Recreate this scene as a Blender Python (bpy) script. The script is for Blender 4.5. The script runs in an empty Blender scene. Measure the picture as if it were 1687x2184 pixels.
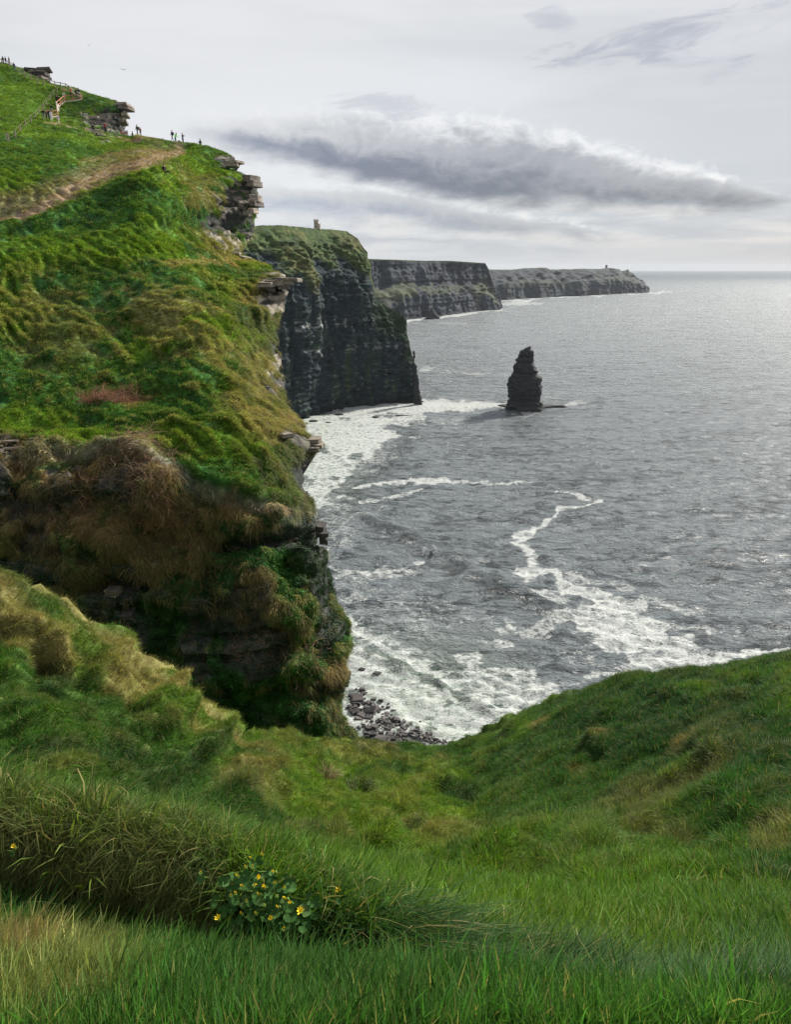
import bpy, bmesh, math, random
import numpy as np
from mathutils import Vector, Matrix, Euler
random.seed(7); np.random.seed(7)
RNG = np.random.RandomState(11)
scene = bpy.context.scene
# ------------------------------------------------------------------ camera
CAM_Z = 152.0                       # eye height above the sea in metres
PITCH = math.radians(19.66)
FPX, CX, CY = 1456.0, 843.5, 1092.0  # focal length and centre in units of a 1687x2184 sheet (24 mm lens, upright 36 mm gate)
cam_d = bpy.data.cameras.new('camera'); cam = bpy.data.objects.new('camera', cam_d)
scene.collection.objects.link(cam); scene.camera = cam
cam_d.sensor_fit = 'VERTICAL'; cam_d.sensor_height = 36; cam_d.sensor_width = 36; cam_d.lens = 24
cam_d.clip_start = 0.1; cam_d.clip_end = 90000
cam.location = (0, 0, CAM_Z); cam.rotation_euler = (math.pi/2 - PITCH, 0, 0)
# ------------------------------------------------------------------ light
SUN_AZ, SUN_EL = math.radians(44), math.radians(33)   # azimuth right of straight ahead (+Y), elevation
sd = bpy.data.lights.new('sun', 'SUN'); sun = bpy.data.objects.new('sun', sd); scene.collection.objects.link(sun)
sd.energy = 5.0; sd.angle = math.radians(5.0); sd.color = (1.0, 0.95, 0.86)
sun_dir = Vector((math.sin(SUN_AZ)*math.cos(SUN_EL), math.cos(SUN_AZ)*math.cos(SUN_EL), math.sin(SUN_EL)))
sun.rotation_euler = sun_dir.to_track_quat('Z', 'Y').to_euler()
sun.location = (60, 60, CAM_Z+80)
vs = scene.view_settings
vs.view_transform = 'Standard'; vs.look = 'None'; vs.gamma = 1; vs.exposure = 0.7
try: vs.use_curve_mapping = False
except Exception: pass
scene.render.film_transparent = False
cy = scene.cycles
cy.max_bounces = 5; cy.diffuse_bounces = 2; cy.glossy_bounces = 2; cy.transmission_bounces = 3; cy.volume_bounces = 0
cy.transparent_max_bounces = 4; cy.caustics_reflective = False; cy.caustics_refractive = False
cy.use_denoising = True; cy.denoiser = 'OPENIMAGEDENOISE'; cy.denoising_input_passes = 'RGB_ALBEDO_NORMAL'; cy.denoising_prefilter = 'NONE'; cy.use_adaptive_sampling = True; cy.adaptive_threshold = 0.012; cy.sample_clamp_indirect = 3.0; cy.sample_clamp_direct = 2.5
# ------------------------------------------------------------------ camera geometry helpers (pixel of the 1687x2184 sheet -> world)
cp, sp = math.cos(PITCH), math.sin(PITCH)
def ray(px, py):
    px = np.asarray(px, float); py = np.asarray(py, float)
    xc = (px-CX)/FPX; yc = (CY-py)/FPX
    return xc, cp + yc*sp, -sp + yc*cp
def at(px, py, d):
    """point seen at (px, py) whose distance straight ahead is d metres"""
    x, y, z = ray(px, py); k = np.asarray(d, float)/y
    return np.stack(np.broadcast_arrays(x*k, y*k, CAM_Z + z*k), -1)
def dsea(px, py):
    x, y, z = ray(px, py)
    return y*(-CAM_Z/np.minimum(z, -1e-5))
def azel(px, py):
    x, y, z = ray(px, py); n = math.sqrt(x*x+y*y+z*z)
    return math.atan2(x, y), math.asin(z/n)
# ------------------------------------------------------------------ node helper
class NB:
    def __init__(s, tree): s.t = tree; s.n = tree.nodes; s.l = tree.links
    def node(s, typ, **kw):
        n = s.n.new(typ)
        for k, v in kw.items(): setattr(n, k, v)
        return n
    def put(s, sock, v):
        if v is None: return
        if hasattr(v, 'is_output') or isinstance(v, bpy.types.NodeSocket): s.l.new(v, sock)
        else:
            try: sock.default_value = v
            except Exception: sock.default_value = (v, v, v)
    def m(s, op, a, b=None, c=None, clamp=False):
        n = s.node('ShaderNodeMath', operation=op); n.use_clamp = clamp
        s.put(n.inputs[0], a); s.put(n.inputs[1], b)
        if c is not None: s.put(n.inputs[2], c)
        return n.outputs[0]
    def vm(s, op, a, b=None, scale=None):
        n = s.node('ShaderNodeVectorMath', operation=op); s.put(n.inputs[0], a); s.put(n.inputs[1], b)
        if scale is not None: s.put(n.inputs['Scale'], scale)
        return n.outputs[0]
    def mix(s, f, a, b, mode='MIX'):
        n = s.node('ShaderNodeMix', data_type='RGBA', blend_type=mode)
        s.put(n.inputs[0], f)
        for i, v in ((6, a), (7, b)):
            if isinstance(v, (tuple, list)) and len(v) == 3: v = (*v, 1)
            s.put(n.inputs[i], v)
        return n.outputs[2]
    def noise(s, vec, scale, detail=4, rough=0.55, dist=0.0, out=0):
        n = s.node('ShaderNodeTexNoise'); s.put(n.inputs['Vector'], vec); s.put(n.inputs['Scale'], scale)
        n.inputs['Detail'].default_value = detail; n.inputs['Roughness'].default_value = rough; n.inputs['Distortion'].default_value = dist
        return n.outputs[out]
    def voro(s, vec, scale, feature='F1', rnd=1.0):
        n = s.node('ShaderNodeTexVoronoi', feature=feature); s.put(n.inputs['Vector'], vec); s.put(n.inputs['Scale'], scale)
        n.inputs['Randomness'].default_value = rnd
        return n.outputs['Distance']
    def smooth(s, v, a, b, lo=0.0, hi=1.0):
        n = s.node('ShaderNodeMapRange', interpolation_type='SMOOTHSTEP')
        s.put(n.inputs[0], v); s.put(n.inputs[1], a); s.put(n.inputs[2], b); s.put(n.inputs[3], lo); s.put(n.inputs[4], hi)
        return n.outputs[0]
    def lin(s, v, a, b, lo=0.0, hi=1.0):
        n = s.node('ShaderNodeMapRange'); n.clamp = True
        s.put(n.inputs[0], v); s.put(n.inputs[1], a); s.put(n.inputs[2], b); s.put(n.inputs[3], lo); s.put(n.inputs[4], hi)
        return n.outputs[0]
    def attr(s, name, kind='GEOMETRY', out='Fac'):
        n = s.node('ShaderNodeAttribute', attribute_name=name, attribute_type=kind); return n.outputs[out]
    def comb(s, x, y, z):
        n = s.node('ShaderNodeCombineXYZ'); s.put(n.inputs[0], x); s.put(n.inputs[1], y); s.put(n.inputs[2], z); return n.outputs[0]
    def curve(s, v, pts):
        n = s.node('ShaderNodeFloatCurve'); c = n.mapping.curves[0]
        while len(c.points) < len(pts): c.points.new(0.5, 0.5)
        for p, (x, y) in zip(c.points, pts): p.location = (x, y)
        n.mapping.update(); s.put(n.inputs['Value'], v); return n.outputs[0]
def new_mat(name):
    m = bpy.data.materials.new(name); m.use_nodes = True; m.node_tree.nodes.clear()
    return m, NB(m.node_tree)
def out_surface(b, shader):
    o = b.node('ShaderNodeOutputMaterial'); b.l.new(shader, o.inputs['Surface'])
def principled(b, col, rough=0.9, spec=0.3, normal=None, **kw):
    p = b.node('ShaderNodeBsdfPrincipled')
    if isinstance(col, (tuple, list)) and len(col) == 3: col = (*col, 1)
    b.put(p.inputs['Base Color'], col); b.put(p.inputs['Roughness'], rough); b.put(p.inputs['Specular IOR Level'], spec)
    if normal is not None: b.l.new(normal, p.inputs['Normal'])
    for k, v in kw.items(): b.put(p.inputs[k], v)
    return p.outputs[0]
def bump(b, h, strength=0.5, dist=0.1, normal=None):
    n = b.node('ShaderNodeBump'); b.put(n.inputs['Strength'], strength); b.put(n.inputs['Distance'], dist); b.put(n.inputs['Height'], h)
    if normal is not None: b.l.new(normal, n.inputs['Normal'])
    return n.outputs[0]
# ------------------------------------------------------------------ sky
world = bpy.data.worlds.new('World'); scene.world = world; world.use_nodes = True
wt = world.node_tree; wt.nodes.clear(); b = NB(wt)
WS = 0.1
sky = b.node('ShaderNodeTexSky', sky_type='NISHITA'); sky.sun_disc = False
sky.sun_elevation = SUN_EL; sky.sun_rotation = SUN_AZ; sky.altitude = 150
tc = b.node('ShaderNodeTexCoord'); dirv = tc.outputs['Generated']
sx = b.node('ShaderNodeSeparateXYZ'); b.l.new(dirv, sx.inputs[0])
az = b.m('ARCTAN2', sx.outputs[0], sx.outputs[1]); el = b.m('ARCSINE', sx.outputs[2])
A0, A1 = -0.62, 0.62; E0, E1 = -0.05, 0.65
azn = b.lin(az, A0, A1)
def curve_px(pts):
    q = []
    for px, py in pts:
        a, e = azel(px, py); q.append(((a-A0)/(A1-A0), (e-E0)/(E1-E0)))
    return b.m('MULTIPLY_ADD', b.curve(azn, q), E1-E0, E0)
cv = b.comb(b.m('MULTIPLY', az, 1.0), b.m('MULTIPLY', el, 2.6), 0.3)
nA = b.noise(cv, 7, 7, 0.55, 0.3)         # puffy
nB = b.noise(cv, 26, 6, 0.6, 0.2)
nC = b.noise(b.comb(b.m('MULTIPLY', az, 1.0), b.m('MULTIPLY', el, 7.0), 1.7), 2.2, 5, 0.5, 0.4)   # broad streaks
nE = b.noise(b.comb(b.m('MULTIPLY', az, 1.0), b.m('MULTIPLY', el, 1.7), 8.3), 15, 4, 0.5, 0.6); nF = b.noise(b.comb(az, b.m('MULTIPLY', el, 1.6), 2.2), 44, 5, 0.6, 0.3)
bil = b.m('ADD', b.m('ABSOLUTE', b.m('SUBTRACT', nE, .5)), b.m('MULTIPLY', b.m('ABSOLUTE', b.m('SUBTRACT', nF, .5)), .5))
nS = b.noise(b.comb(az, b.m('ADD', b.m('MULTIPLY', el, 5.0), b.m('MULTIPLY', az, -.5)), 6.2), 9, 8, 0.62, 0.8)
def sgn(n, k): return b.m('MULTIPLY', b.m('SUBTRACT', n, 0.5), k)
# veil of high cloud: light grey with a soft broad variation, a little bluer and darker towards the horizon
veil = b.mix(b.smooth(nC, 0.34, 0.66), (0.61, 0.62, 0.63), (0.77, 0.772, 0.78))
veil = b.mix(b.m('MULTIPLY', b.smooth(el, 0.5, 1.3), 0.55), veil, (0.46, 0.47, 0.50))   # unseen sky overhead darkened to deepen the shading below
veil = b.mix(b.smooth(el, 0.30, 0.02), veil, (0.54, 0.58, 0.64))
veil = b.mix(b.m('MULTIPLY', b.smooth(az, 0.10, 0.55), 0.35), veil, (0.50, 0.51, 0.56))
gl_a, gl_e = azel(520, 300)
ga = b.m('MULTIPLY', b.m('SUBTRACT', az, gl_a), 2.6); ge = b.m('MULTIPLY', b.m('SUBTRACT', el, gl_e), 6.5)
glow = b.m('POWER', 2.718, b.m('MULTIPLY', b.m('ADD', b.m('MULTIPLY', ga, ga), b.m('MULTIPLY', ge, ge)), -1.0))
veil = b.mix(b.m('MULTIPLY', glow, 0.8), veil, (0.90, 0.90, 0.91))
col = veil
# layered low bands above the horizon
nD = b.noise(b.comb(az, b.m('MULTIPLY', el, 9.0), 4.2), 5, 6, 0.55, 0.5)
band = b.m('MULTIPLY', b.smooth(nD, 0.46, 0.62), b.m('MULTIPLY', b.smooth(el, 0.0, 0.03), b.smooth(el, 0.14, 0.05)))
col = b.mix(b.m('MULTIPLY', band, 0.65), col, (0.43, 0.47, 0.55))
band2 = b.m('MULTIPLY', b.smooth(nD, 0.50, 0.38), b.m('MULTIPLY', b.smooth(el, 0.012, 0.04), b.smooth(el, 0.12, 0.06)))
col = b.mix(b.m('MULTIPLY', band2, 0.5), col, (0.80, 0.77, 0.76))
def cloud(col, top, bot, left, right, soft, lit, dark, k=1.0, n1=0.040, n2=0.024, edge=0.009):
    T = curve_px(top); B = curve_px(bot)
    e2 = b.m('ADD', el, b.m('ADD', sgn(nA, n1*.45), b.m('ADD', sgn(nB, n2*.4), b.m('MULTIPLY', b.m('SUBTRACT', bil, .12), .07))))
    up = b.smooth(b.m('SUBTRACT', T, e2), -0.004, edge*1.6)
    e3 = b.m('ADD', el, b.m('ADD', sgn(nA, n1*1.6), sgn(nB, n2)))
    lo = b.smooth(b.m('SUBTRACT', e3, B), -soft, soft)
    la = azel(*left[0])[0]; lb = azel(*left[1])[0]; ra = azel(*right[0])[0]; rb = azel(*right[1])[0]
    m = b.m('MULTIPLY', b.m('MULTIPLY', up, lo), b.m('MULTIPLY', b.smooth(az, la, lb), b.smooth(az, rb, ra)))
    rel = b.m('DIVIDE', b.m('SUBTRACT', T, b.m('ADD', el, sgn(nA, .02))), b.m('MAXIMUM', b.m('SUBTRACT', T, B), 0.01))
    rr = b.m('ADD', rel, b.m('ADD', sgn(nA, 0.55), b.m('ADD', sgn(nB, 0.30), b.m('MULTIPLY', b.m('SUBTRACT', bil, .12), .9))))
    left_ = b.smooth(az, azel(420, 300)[0], azel(1150, 300)[0])
    dk = b.mix(left_, tuple(min(1, x*1.55) for x in dark), dark); md = b.mix(left_, tuple(x*.84 for x in lit), tuple(x*.35+y*.65 for x, y in zip(lit, dark)))
    c = b.mix(b.smooth(rr, -0.02, 0.36), lit, md); c = b.mix(b.smooth(rr, 0.30, 0.9), c, dk)
    return b.mix(b.m('MULTIPLY', m, k), col, c)
# lower lenticular bank
col = cloud(col, [(-200, 380), (540, 388), (700, 392), (850, 398), (950, 420), (1100, 452), (1200, 472), (1320, 492), (1500, 505), (1900, 500)],
            [(-200, 430), (540, 440), (700, 452), (850, 470), (1000, 492), (1150, 502), (1320, 500), (1500, 512), (1900, 510)],
            [(380, 400), (520, 400)], [(1250, 480), (1380, 480)], 0.014, (0.84, 0.845, 0.86), (0.30, 0.33, 0.40), 1.0)
# the great roll of cloud
col = cloud(col, [(-200, 250), (440, 236), (600, 232), (760, 222), (850, 232), (1000, 240), (1100, 254), (1200, 274), (1300, 308), (1400, 338), (1500, 360), (1600, 390), (1700, 418), (1900, 440)],
            [(-200, 280), (440, 300), (600, 338), (700, 362), (800, 384), (900, 410), (1000, 426), (1100, 436), (1200, 442), (1300, 444), (1400, 444), (1500, 444), (1600, 436), (1700, 430), (1900, 446)],
            [(330, 260), (560, 260)], [(1640, 410), (1720, 420)], 0.014, (0.88, 0.88, 0.89), (0.155, 0.170, 0.220), 1.0, .034, .018, .009)
# dark shreds high on the right
for (pa, pb, w, k, tilt) in (((1400, 82), 0.115, 0.018, 0.75, -0.10), ((1560, 150), 0.045, 0.010, 0.7, -0.25), ((1180, 48), 0.03, 0.012, 0.45, 0.3), ((1460, 125), 0.07, 0.009, 0.4, 0.02), ((830, 228), 0.06, 0.012, 0.4, 0.1)):
    a0, e0 = azel(*pa)
    u = b.m('DIVIDE', b.m('SUBTRACT', az, a0), pb)
    v = b.m('DIVIDE', b.m('ADD', b.m('SUBTRACT', el, e0), b.m('MULTIPLY', b.m('SUBTRACT', az, a0), tilt)), w)
    r = b.m('ADD', b.m('MULTIPLY', u, u), b.m('MULTIPLY', v, v))
    r = b.m('ADD', r, b.m('ADD', sgn(nS, -9.0), sgn(nB, -1.6)))
    col = b.mix(b.m('MULTIPLY', b.smooth(r, 1.4, -0.8), k), col, (0.40, 0.415, 0.49))
cl = b.vm('SCALE', col, None, 0.615/WS)   # the exposure above is +0.7
fin = b.mix(0.93, sky.outputs[0], cl)
bg = b.node('ShaderNodeBackground'); b.l.new(fin, bg.inputs[0]); bg.inputs[1].default_value = WS
wo = b.node('ShaderNodeOutputWorld'); b.l.new(bg.outputs[0], wo.inputs[0])
world.cycles.sampling_method = 'MANUAL'; world.cycles.sample_map_resolution = 512
# ------------------------------------------------------------------ noise
def _hash(i, j, k, s):
    h = (i*374761393 + j*668265263 + k*2147483647 + s*1274126177) & 0xffffffff
    h = ((h ^ (h >> 13))*1274126177) & 0xffffffff
    h = (h ^ (h >> 16)) & 0xffffffff
    h = (h*2246822519) & 0xffffffff
    return (h ^ (h >> 15)) & 0xffffffff
_G = np.array([[1,1,0],[-1,1,0],[1,-1,0],[-1,-1,0],[1,0,1],[-1,0,1],[1,0,-1],[-1,0,-1],[0,1,1],[0,-1,1],[0,1,-1],[0,-1,-1]], np.float32)
def pn(P, s=0):
    sh = P.shape[:-1]; P = P.reshape(-1, 3).astype(np.float64)
    I = np.floor(P).astype(np.int64); F = (P-I).astype(np.float32); U = F*F*F*(F*(F*6-15)+10)
    r = 0
    for dx in (0, 1):
        wx = U[:, 0] if dx else 1-U[:, 0]
        for dy in (0, 1):
            wy = U[:, 1] if dy else 1-U[:, 1]
            for dz in (0, 1):
                wz = U[:, 2] if dz else 1-U[:, 2]
                g = _G[_hash(I[:, 0]+dx, I[:, 1]+dy, I[:, 2]+dz, s) % 12]
                r = r + wx*wy*wz*(g[:, 0]*(F[:, 0]-dx)+g[:, 1]*(F[:, 1]-dy)+g[:, 2]*(F[:, 2]-dz))
    return r.reshape(sh)
def fbm(P, scale=1.0, o=4, s=0, gain=0.5):
    P = P*np.asarray(scale, float); a = 1.0; r = 0
    for i in range(o):
        r = r + a*pn(P, s+i*17); P = P*2.03+7.1; a *= gain
    return r
def cellrand(i, s=0): return (_hash(np.asarray(i, np.int64), np.zeros_like(np.asarray(i, np.int64)), np.zeros_like(np.asarray(i, np.int64)), s) % 10007)/10007.0
def sstep(x, a, b_):
    t = np.clip((x-a)/(b_-a), 0, 1); return t*t*(3-2*t)
def grid_normals(P):
    du = np.gradient(P, axis=1); dv = np.gradient(P, axis=0)
    n = np.cross(du, dv); n /= np.linalg.norm(n, axis=-1, keepdims=True)+1e-12
    return n
def tps(pts):
    """smooth surface through scattered (px, py, value)"""
    p = np.array(pts, float); X = p[:, :2]/300.0; v = p[:, 2]
    def k(r2): return np.where(r2 > 0, r2*np.log(r2+1e-20), 0)
    n = len(X); K = k(((X[:, None]-X[None])**2).sum(-1)) + np.eye(n)*0.004
    Q = np.hstack([np.ones((n, 1)), X]); A = np.block([[K, Q], [Q.T, np.zeros((3, 3))]])
    w = np.linalg.solve(A, np.concatenate([v, np.zeros(3)]))
    def f(x, y):
        x = np.asarray(x, float)/300; y = np.asarray(y, float)/300
        sh = np.broadcast(x, y).shape; xx = np.broadcast_to(x, sh).ravel(); yy = np.broadcast_to(y, sh).ravel()
        r = np.full(xx.shape, w[n]) + w[n+1]*xx + w[n+2]*yy
        for i in range(n): r += w[i]*k((xx-X[i, 0])**2+(yy-X[i, 1])**2)
        return r.reshape(sh)
    return f
# ------------------------------------------------------------------ object helpers
def link(o): scene.collection.objects.link(o); return o
def tag(o, label=None, cat=None, group=None, kind=None):
    if label: o['label'] = label
    if cat: o['category'] = cat
    if group: o['group'] = group
    if kind: o['kind'] = kind
    return o
def struct(o): o['kind'] = 'structure'; return o
def empty(name, loc, rz=0, **kw):
    o = bpy.data.objects.new(name, None); o.empty_display_size = 0.2; link(o); o.location = loc; o.rotation_euler = (0, 0, rz); tag(o, **kw); return o
def mesh_np(name, V, F, mat=None, smooth=True, attrs=None, quads=True):
    me = bpy.data.meshes.new(name); V = np.ascontiguousarray(V, np.float32).reshape(-1, 3); F = np.ascontiguousarray(F, np.int32)
    k = F.shape[1]
    me.vertices.add(len(V)); me.vertices.foreach_set('co', V.ravel())
    me.loops.add(F.size); me.loops.foreach_set('vertex_index', F.ravel())
    me.polygons.add(len(F)); me.polygons.foreach_set('loop_start', np.arange(0, F.size, k, dtype=np.int32))
    me.polygons.foreach_set('loop_total', np.full(len(F), k, np.int32))
    if smooth: me.polygons.foreach_set('use_smooth', np.ones(len(F), bool))
    me.update(calc_edges=True)
    for nme, arr in (attrs or {}).items():
        arr = np.ascontiguousarray(arr, np.float32)
        if arr.ndim > 1 and arr.shape[-1] == 3 and nme != 'v3':
            a = me.attributes.new(nme, 'FLOAT_COLOR', 'POINT'); c = np.ones((len(V), 4), np.float32); c[:, :3] = arr.reshape(-1, 3); a.data.foreach_set('color', c.ravel())
        else:
            a = me.attributes.new(nme, 'FLOAT', 'POINT'); a.data.foreach_set('value', arr.ravel())
    if mat: me.materials.append(mat)
    return me
def grid_obj(name, P, mat, attrs=None, flip=False, parent=None, mask=None):
    r, c = P.shape[:2]; i = np.arange(r*c).reshape(r, c)
    q = np.stack([i[:-1, :-1], i[:-1, 1:], i[1:, 1:], i[1:, :-1]], -1).reshape(-1, 4)
    if mask is not None: q = q[mask.reshape(-1)]
    if flip: q = q[:, ::-1]
    o = bpy.data.objects.new(name, mesh_np(name, P, q, mat, True, attrs)); link(o)
    if parent: o.parent = parent
    return o
def box_faces(): return [(0, 3, 2, 1), (4, 5, 6, 7), (0, 1, 5, 4), (1, 2, 6, 5), (2, 3, 7, 6), (3, 0, 4, 7)]
def mesh_py(name, V, F, mat, smooth=False):
    me = bpy.data.meshes.new(name); me.from_pydata([tuple(map(float, v)) for v in V], [], F); me.update()
    if mat: me.materials.append(mat)
    if smooth: me.polygons.foreach_set('use_smooth', [True]*len(me.polygons))
    return me
def bar_mesh(name, a, c, w, h, mat, up=(0, 0, 1)):
    a, c = Vector(a), Vector(c); d = (c-a).normalized(); u = Vector(up); s = d.cross(u)
    if s.length < 1e-3: s = d.cross(Vector((1, 0, 0)))
    s.normalize(); u = s.cross(d).normalized(); V = []
    for p in (a, c):
        for i, j in ((-1, -1), (1, -1), (1, 1), (-1, 1)): V.append(p + s*(w/2*i) + u*(h/2*j))
    return mesh_py(name, V, [(0, 1, 2, 3), (7, 6, 5, 4), (0, 4, 5, 1), (1, 5, 6, 2), (2, 6, 7, 3), (3, 7, 4, 0)], mat)
def obj(name, me, parent=None, loc=None):
    o = bpy.data.objects.new(name, me); link(o)
    if parent: o.parent = parent
    if loc is not None: o.location = loc
    return o
# ------------------------------------------------------------------ materials of land and rock
def mat_land(name, fine=3.0, bumpd=0.05, rough=0.95, strat=0.0):
    m, b = new_mat(name); c = b.attr('tint', out='Color'); g = b.node('ShaderNodeNewGeometry').outputs['Position']
    n1 = b.noise(g, fine, 6, 0.65); n2 = b.noise(g, fine*0.22, 4, 0.6)
    k = b.m('ADD', b.lin(n1, 0.25, 0.75, 0.55, 1.45), b.lin(n2, 0.3, 0.7, -0.15, 0.15))
    cc = b.mix(1.0, c, b.comb(k, k, k), 'MULTIPLY')
    out_surface(b, principled(b, cc, rough, 0.2, bump(b, n1, 0.8, bumpd)))
    return m
M_land = mat_land('turf', 3.0, 0.06)
M_cliff = mat_land('cliff_rock_and_turf', 0.35, 1.2)
M_farcliff = mat_land('far_cliff_rock_and_turf', 0.05, 5.0)
def mat_rock(name, c0, c1, lichen=0.0, sc=2.0):
    m, b = new_mat(name); tc = b.node('ShaderNodeTexCoord').outputs['Object']; g = b.node('ShaderNodeNewGeometry').outputs['Position']
    n = b.noise(g, sc, 7, 0.65); s = b.node('ShaderNodeMapping'); b.l.new(g, s.inputs[0]); s.inputs['Scale'].default_value = (0.6, 0.6, 6)
    n2 = b.noise(s.outputs[0], sc*1.2, 5, 0.6)
    ri = b.node('ShaderNodeObjectInfo').outputs['Random']
    c = b.mix(b.lin(b.m('ADD', b.m('MULTIPLY', n, 0.5), b.m('MULTIPLY', ri, 0.5)), 0.25, 0.75), c0, c1)
    c = b.mix(b.smooth(n2, 0.5, 0.62, 0, 0.5), c, tuple(x*0.5 for x in c0))
    if lichen: c = b.mix(b.smooth(b.noise(g, sc*2.6, 6, 0.7), 0.55, 0.62, 0, lichen), c, (0.42, 0.38, 0.31))
    h = b.m('ADD', n, n2)
    out_surface(b, principled(b, c, 0.85, 0.3, bump(b, h, 0.7, 0.12)))
    return m
M_slab = mat_rock('weathered_sandstone', (0.10, 0.085, 0.072), (0.30, 0.25, 0.20), 0.55, 1.4)
M_slab_dark = mat_rock('damp_dark_flagstone', (0.022, 0.022, 0.022), (0.07, 0.066, 0.06), 0.12, 2.0)
M_boulder = mat_rock('wet_grey_boulder', (0.028, 0.027, 0.028), (0.10, 0.09, 0.086), 0.05, 0.8)
M_stack = mat_rock('black_wet_shale', (0.008, 0.011, 0.013), (0.028, 0.031, 0.034), 0.03, 0.12)
# colours (albedo)
G_BR = np.array((0.118, 0.225, 0.013)); G_MD = np.array((0.046, 0.142, 0.020)); G_DK = np.array((0.014, 0.062, 0.018))
STRAW = np.array((0.38, 0.31, 0.125)); BROWN = np.array((0.27, 0.185, 0.085)); PATH = np.array((0.31, 0.215, 0.145))
RK_D = np.array((0.035, 0.036, 0.036)); RK_P = np.array((0.26, 0.225, 0.185)); IVY = np.array((0.022, 0.075, 0.016))
def blend(C, m, col): return C*(1-m[..., None]) + col*m[..., None]
def blob(px, py, x, y, rx, ry, ang=0.0, n=None, k=0.7):
    """soft patch on the ground round the place seen at (x, y), ragged by the noise n"""
    a = math.radians(ang); dx = px-x; dy = py-y
    u = (dx*math.cos(a)+dy*math.sin(a))/rx; v = (-dx*math.sin(a)+dy*math.cos(a))/ry
    r = np.sqrt(u*u+v*v)
    if n is not None: r = r + n*k
    return sstep(r, 1.15, 0.65)
def polyline_dist(px, py, pts):
    best = np.full(np.shape(px), 1e9); tt = np.zeros(np.shape(px)); L = len(pts)-1
    for i in range(L):
        (x0, y0), (x1, y1) = pts[i][:2], pts[i+1][:2]
        vx, vy = x1-x0, y1-y0; t = np.clip(((px-x0)*vx+(py-y0)*vy)/(vx*vx+vy*vy+1e-9), 0, 1)
        d = np.hypot(px-x0-t*vx, py-y0-t*vy); m = d < best; best = np.where(m, d, best); tt = np.where(m, i+t, tt)
    return best, tt
# ------------------------------------------------------------------ headland: green slope, cliff edge, vegetated cliff
HD = [(-250, 60, 195), (-250, 200, 140), (-250, 330, 95), (-250, 480, 72), (-250, 560, 60), (-250, 750, 46), (-250, 940, 34), (-250, 1000, 31.5), (-250, 1240, 29), (-250, 1640, 26),
      (0, 135, 180), (0, 220, 142), (0, 300, 108), (0, 360, 92), (0, 420, 83), (0, 480, 75), (0, 520, 66), (0, 560, 61), (0, 700, 50), (0, 850, 40), (0, 945, 34), (0, 985, 31.5), (0, 1100, 30.3), (0, 1250, 29), (0, 1640, 26),
      (60, 150, 175), (100, 177, 166), (110, 255, 138), (160, 190, 160), (150, 265, 135), (200, 205, 152), (250, 218, 147), (275, 227, 145), (270, 260, 141), (268, 288, 139), (200, 282, 134), (290, 294, 136), (340, 300, 134), (390, 307, 130),
      (130, 320, 105), (300, 330, 105), (150, 400, 86), (150, 480, 72), (352, 372, 85), (340, 420, 76), (300, 480, 70), (300, 560, 62), (300, 700, 50), (300, 850, 40), (300, 940, 34), (280, 985, 32), (300, 1100, 30.5), (300, 1200, 29.3), (300, 1350, 28), (150, 1400, 27.5),
      (430, 313, 124), (490, 332, 112), (505, 350, 106), (548, 385, 97), (555, 430, 94), (540, 480, 92), (515, 540, 86), (440, 400, 92), (430, 500, 82), (400, 545, 70), (400, 575, 62),
      (600, 590, 68), (635, 600, 66), (600, 660, 63), (500, 650, 55), (595, 800, 52), (500, 800, 44), (600, 880, 42), (680, 948, 39), (500, 945, 34), (655, 1030, 35), (450, 1030, 31.5), (690, 1150, 33), (500, 1180, 29.8),
      (720, 1300, 31), (500, 1400, 27.6), (740, 1400, 29.5), (745, 1500, 28.6), (775, 1600, 27.5), (550, 1600, 26), (300, 1640, 26)]
hd_f = tps([(x, y, math.log(d)) for x, y, d in HD])
EDGE = [(120, -250), (134, 0), (139, 20), (150, 60), (160, 78), (170, 90), (177, 105), (184, 130), (188, 160), (196, 180), (205, 205), (213, 235), (221, 262), (227, 274), (240, 272), (262, 268), (285, 264), (291, 272), (293, 292), (297, 318), (301, 345), (305, 385), (309, 410), (312, 430), (317, 455), (324, 478), (332, 490), (342, 500),
        (348, 514), (352, 512), (358, 500), (364, 496), (372, 515), (380, 546), (392, 548), (405, 549), (420, 553), (434, 556), (442, 549), (452, 545), (470, 543), (488, 541), (505, 534), (525, 523), (540, 511), (546, 515), (556, 545), (566, 570), (578, 590), (588, 606),
        (600, 612), (615, 614), (635, 610), (655, 604), (680, 597), (710, 592), (750, 594), (790, 598), (830, 601), (852, 603), (868, 610), (900, 638), (925, 655), (940, 676), (948, 686), (957, 684), (966, 668), (985, 651), (1010, 647), (1040, 655), (1070, 663), (1100, 672), (1120, 686), (1145, 691), (1165, 685), (1185, 701), (1205, 694), (1240, 706), (1270, 715), (1300, 722),
        (1335, 738), (1370, 742), (1400, 738), (1418, 728), (1432, 742), (1455, 745), (1472, 737), (1500, 742), (1540, 756), (1580, 774), (1660, 800)]
ey = np.array([e[0] for e in EDGE], float); ex = np.array([e[1] for e in EDGE], float)
ys = np.concatenate([np.arange(121, 320, 1.25), np.arange(320, 1100, 1.9), np.arange(1100, 1661, 2.6)])
tcol = np.concatenate([np.linspace(0, 0.80, 250), np.linspace(0.80, 1, 111)[1:]])
edge = np.interp(ys, ey, ex); edge = edge + 3.0*fbm(np.stack([ys*0, ys*0.07, ys*0], -1), 1, 3, 5)
PX = -250 + (edge[:, None]+250)*tcol[None]; PY = np.repeat(ys[:, None], len(tcol), 1)
D = np.exp(hd_f(PX, PY))
q = np.clip((tcol-0.90)/0.10, 0, 1)[None]
D = D + (D*0.055)*(1-np.sqrt(1-0.98*q*q))*(1+0*PX)
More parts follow.
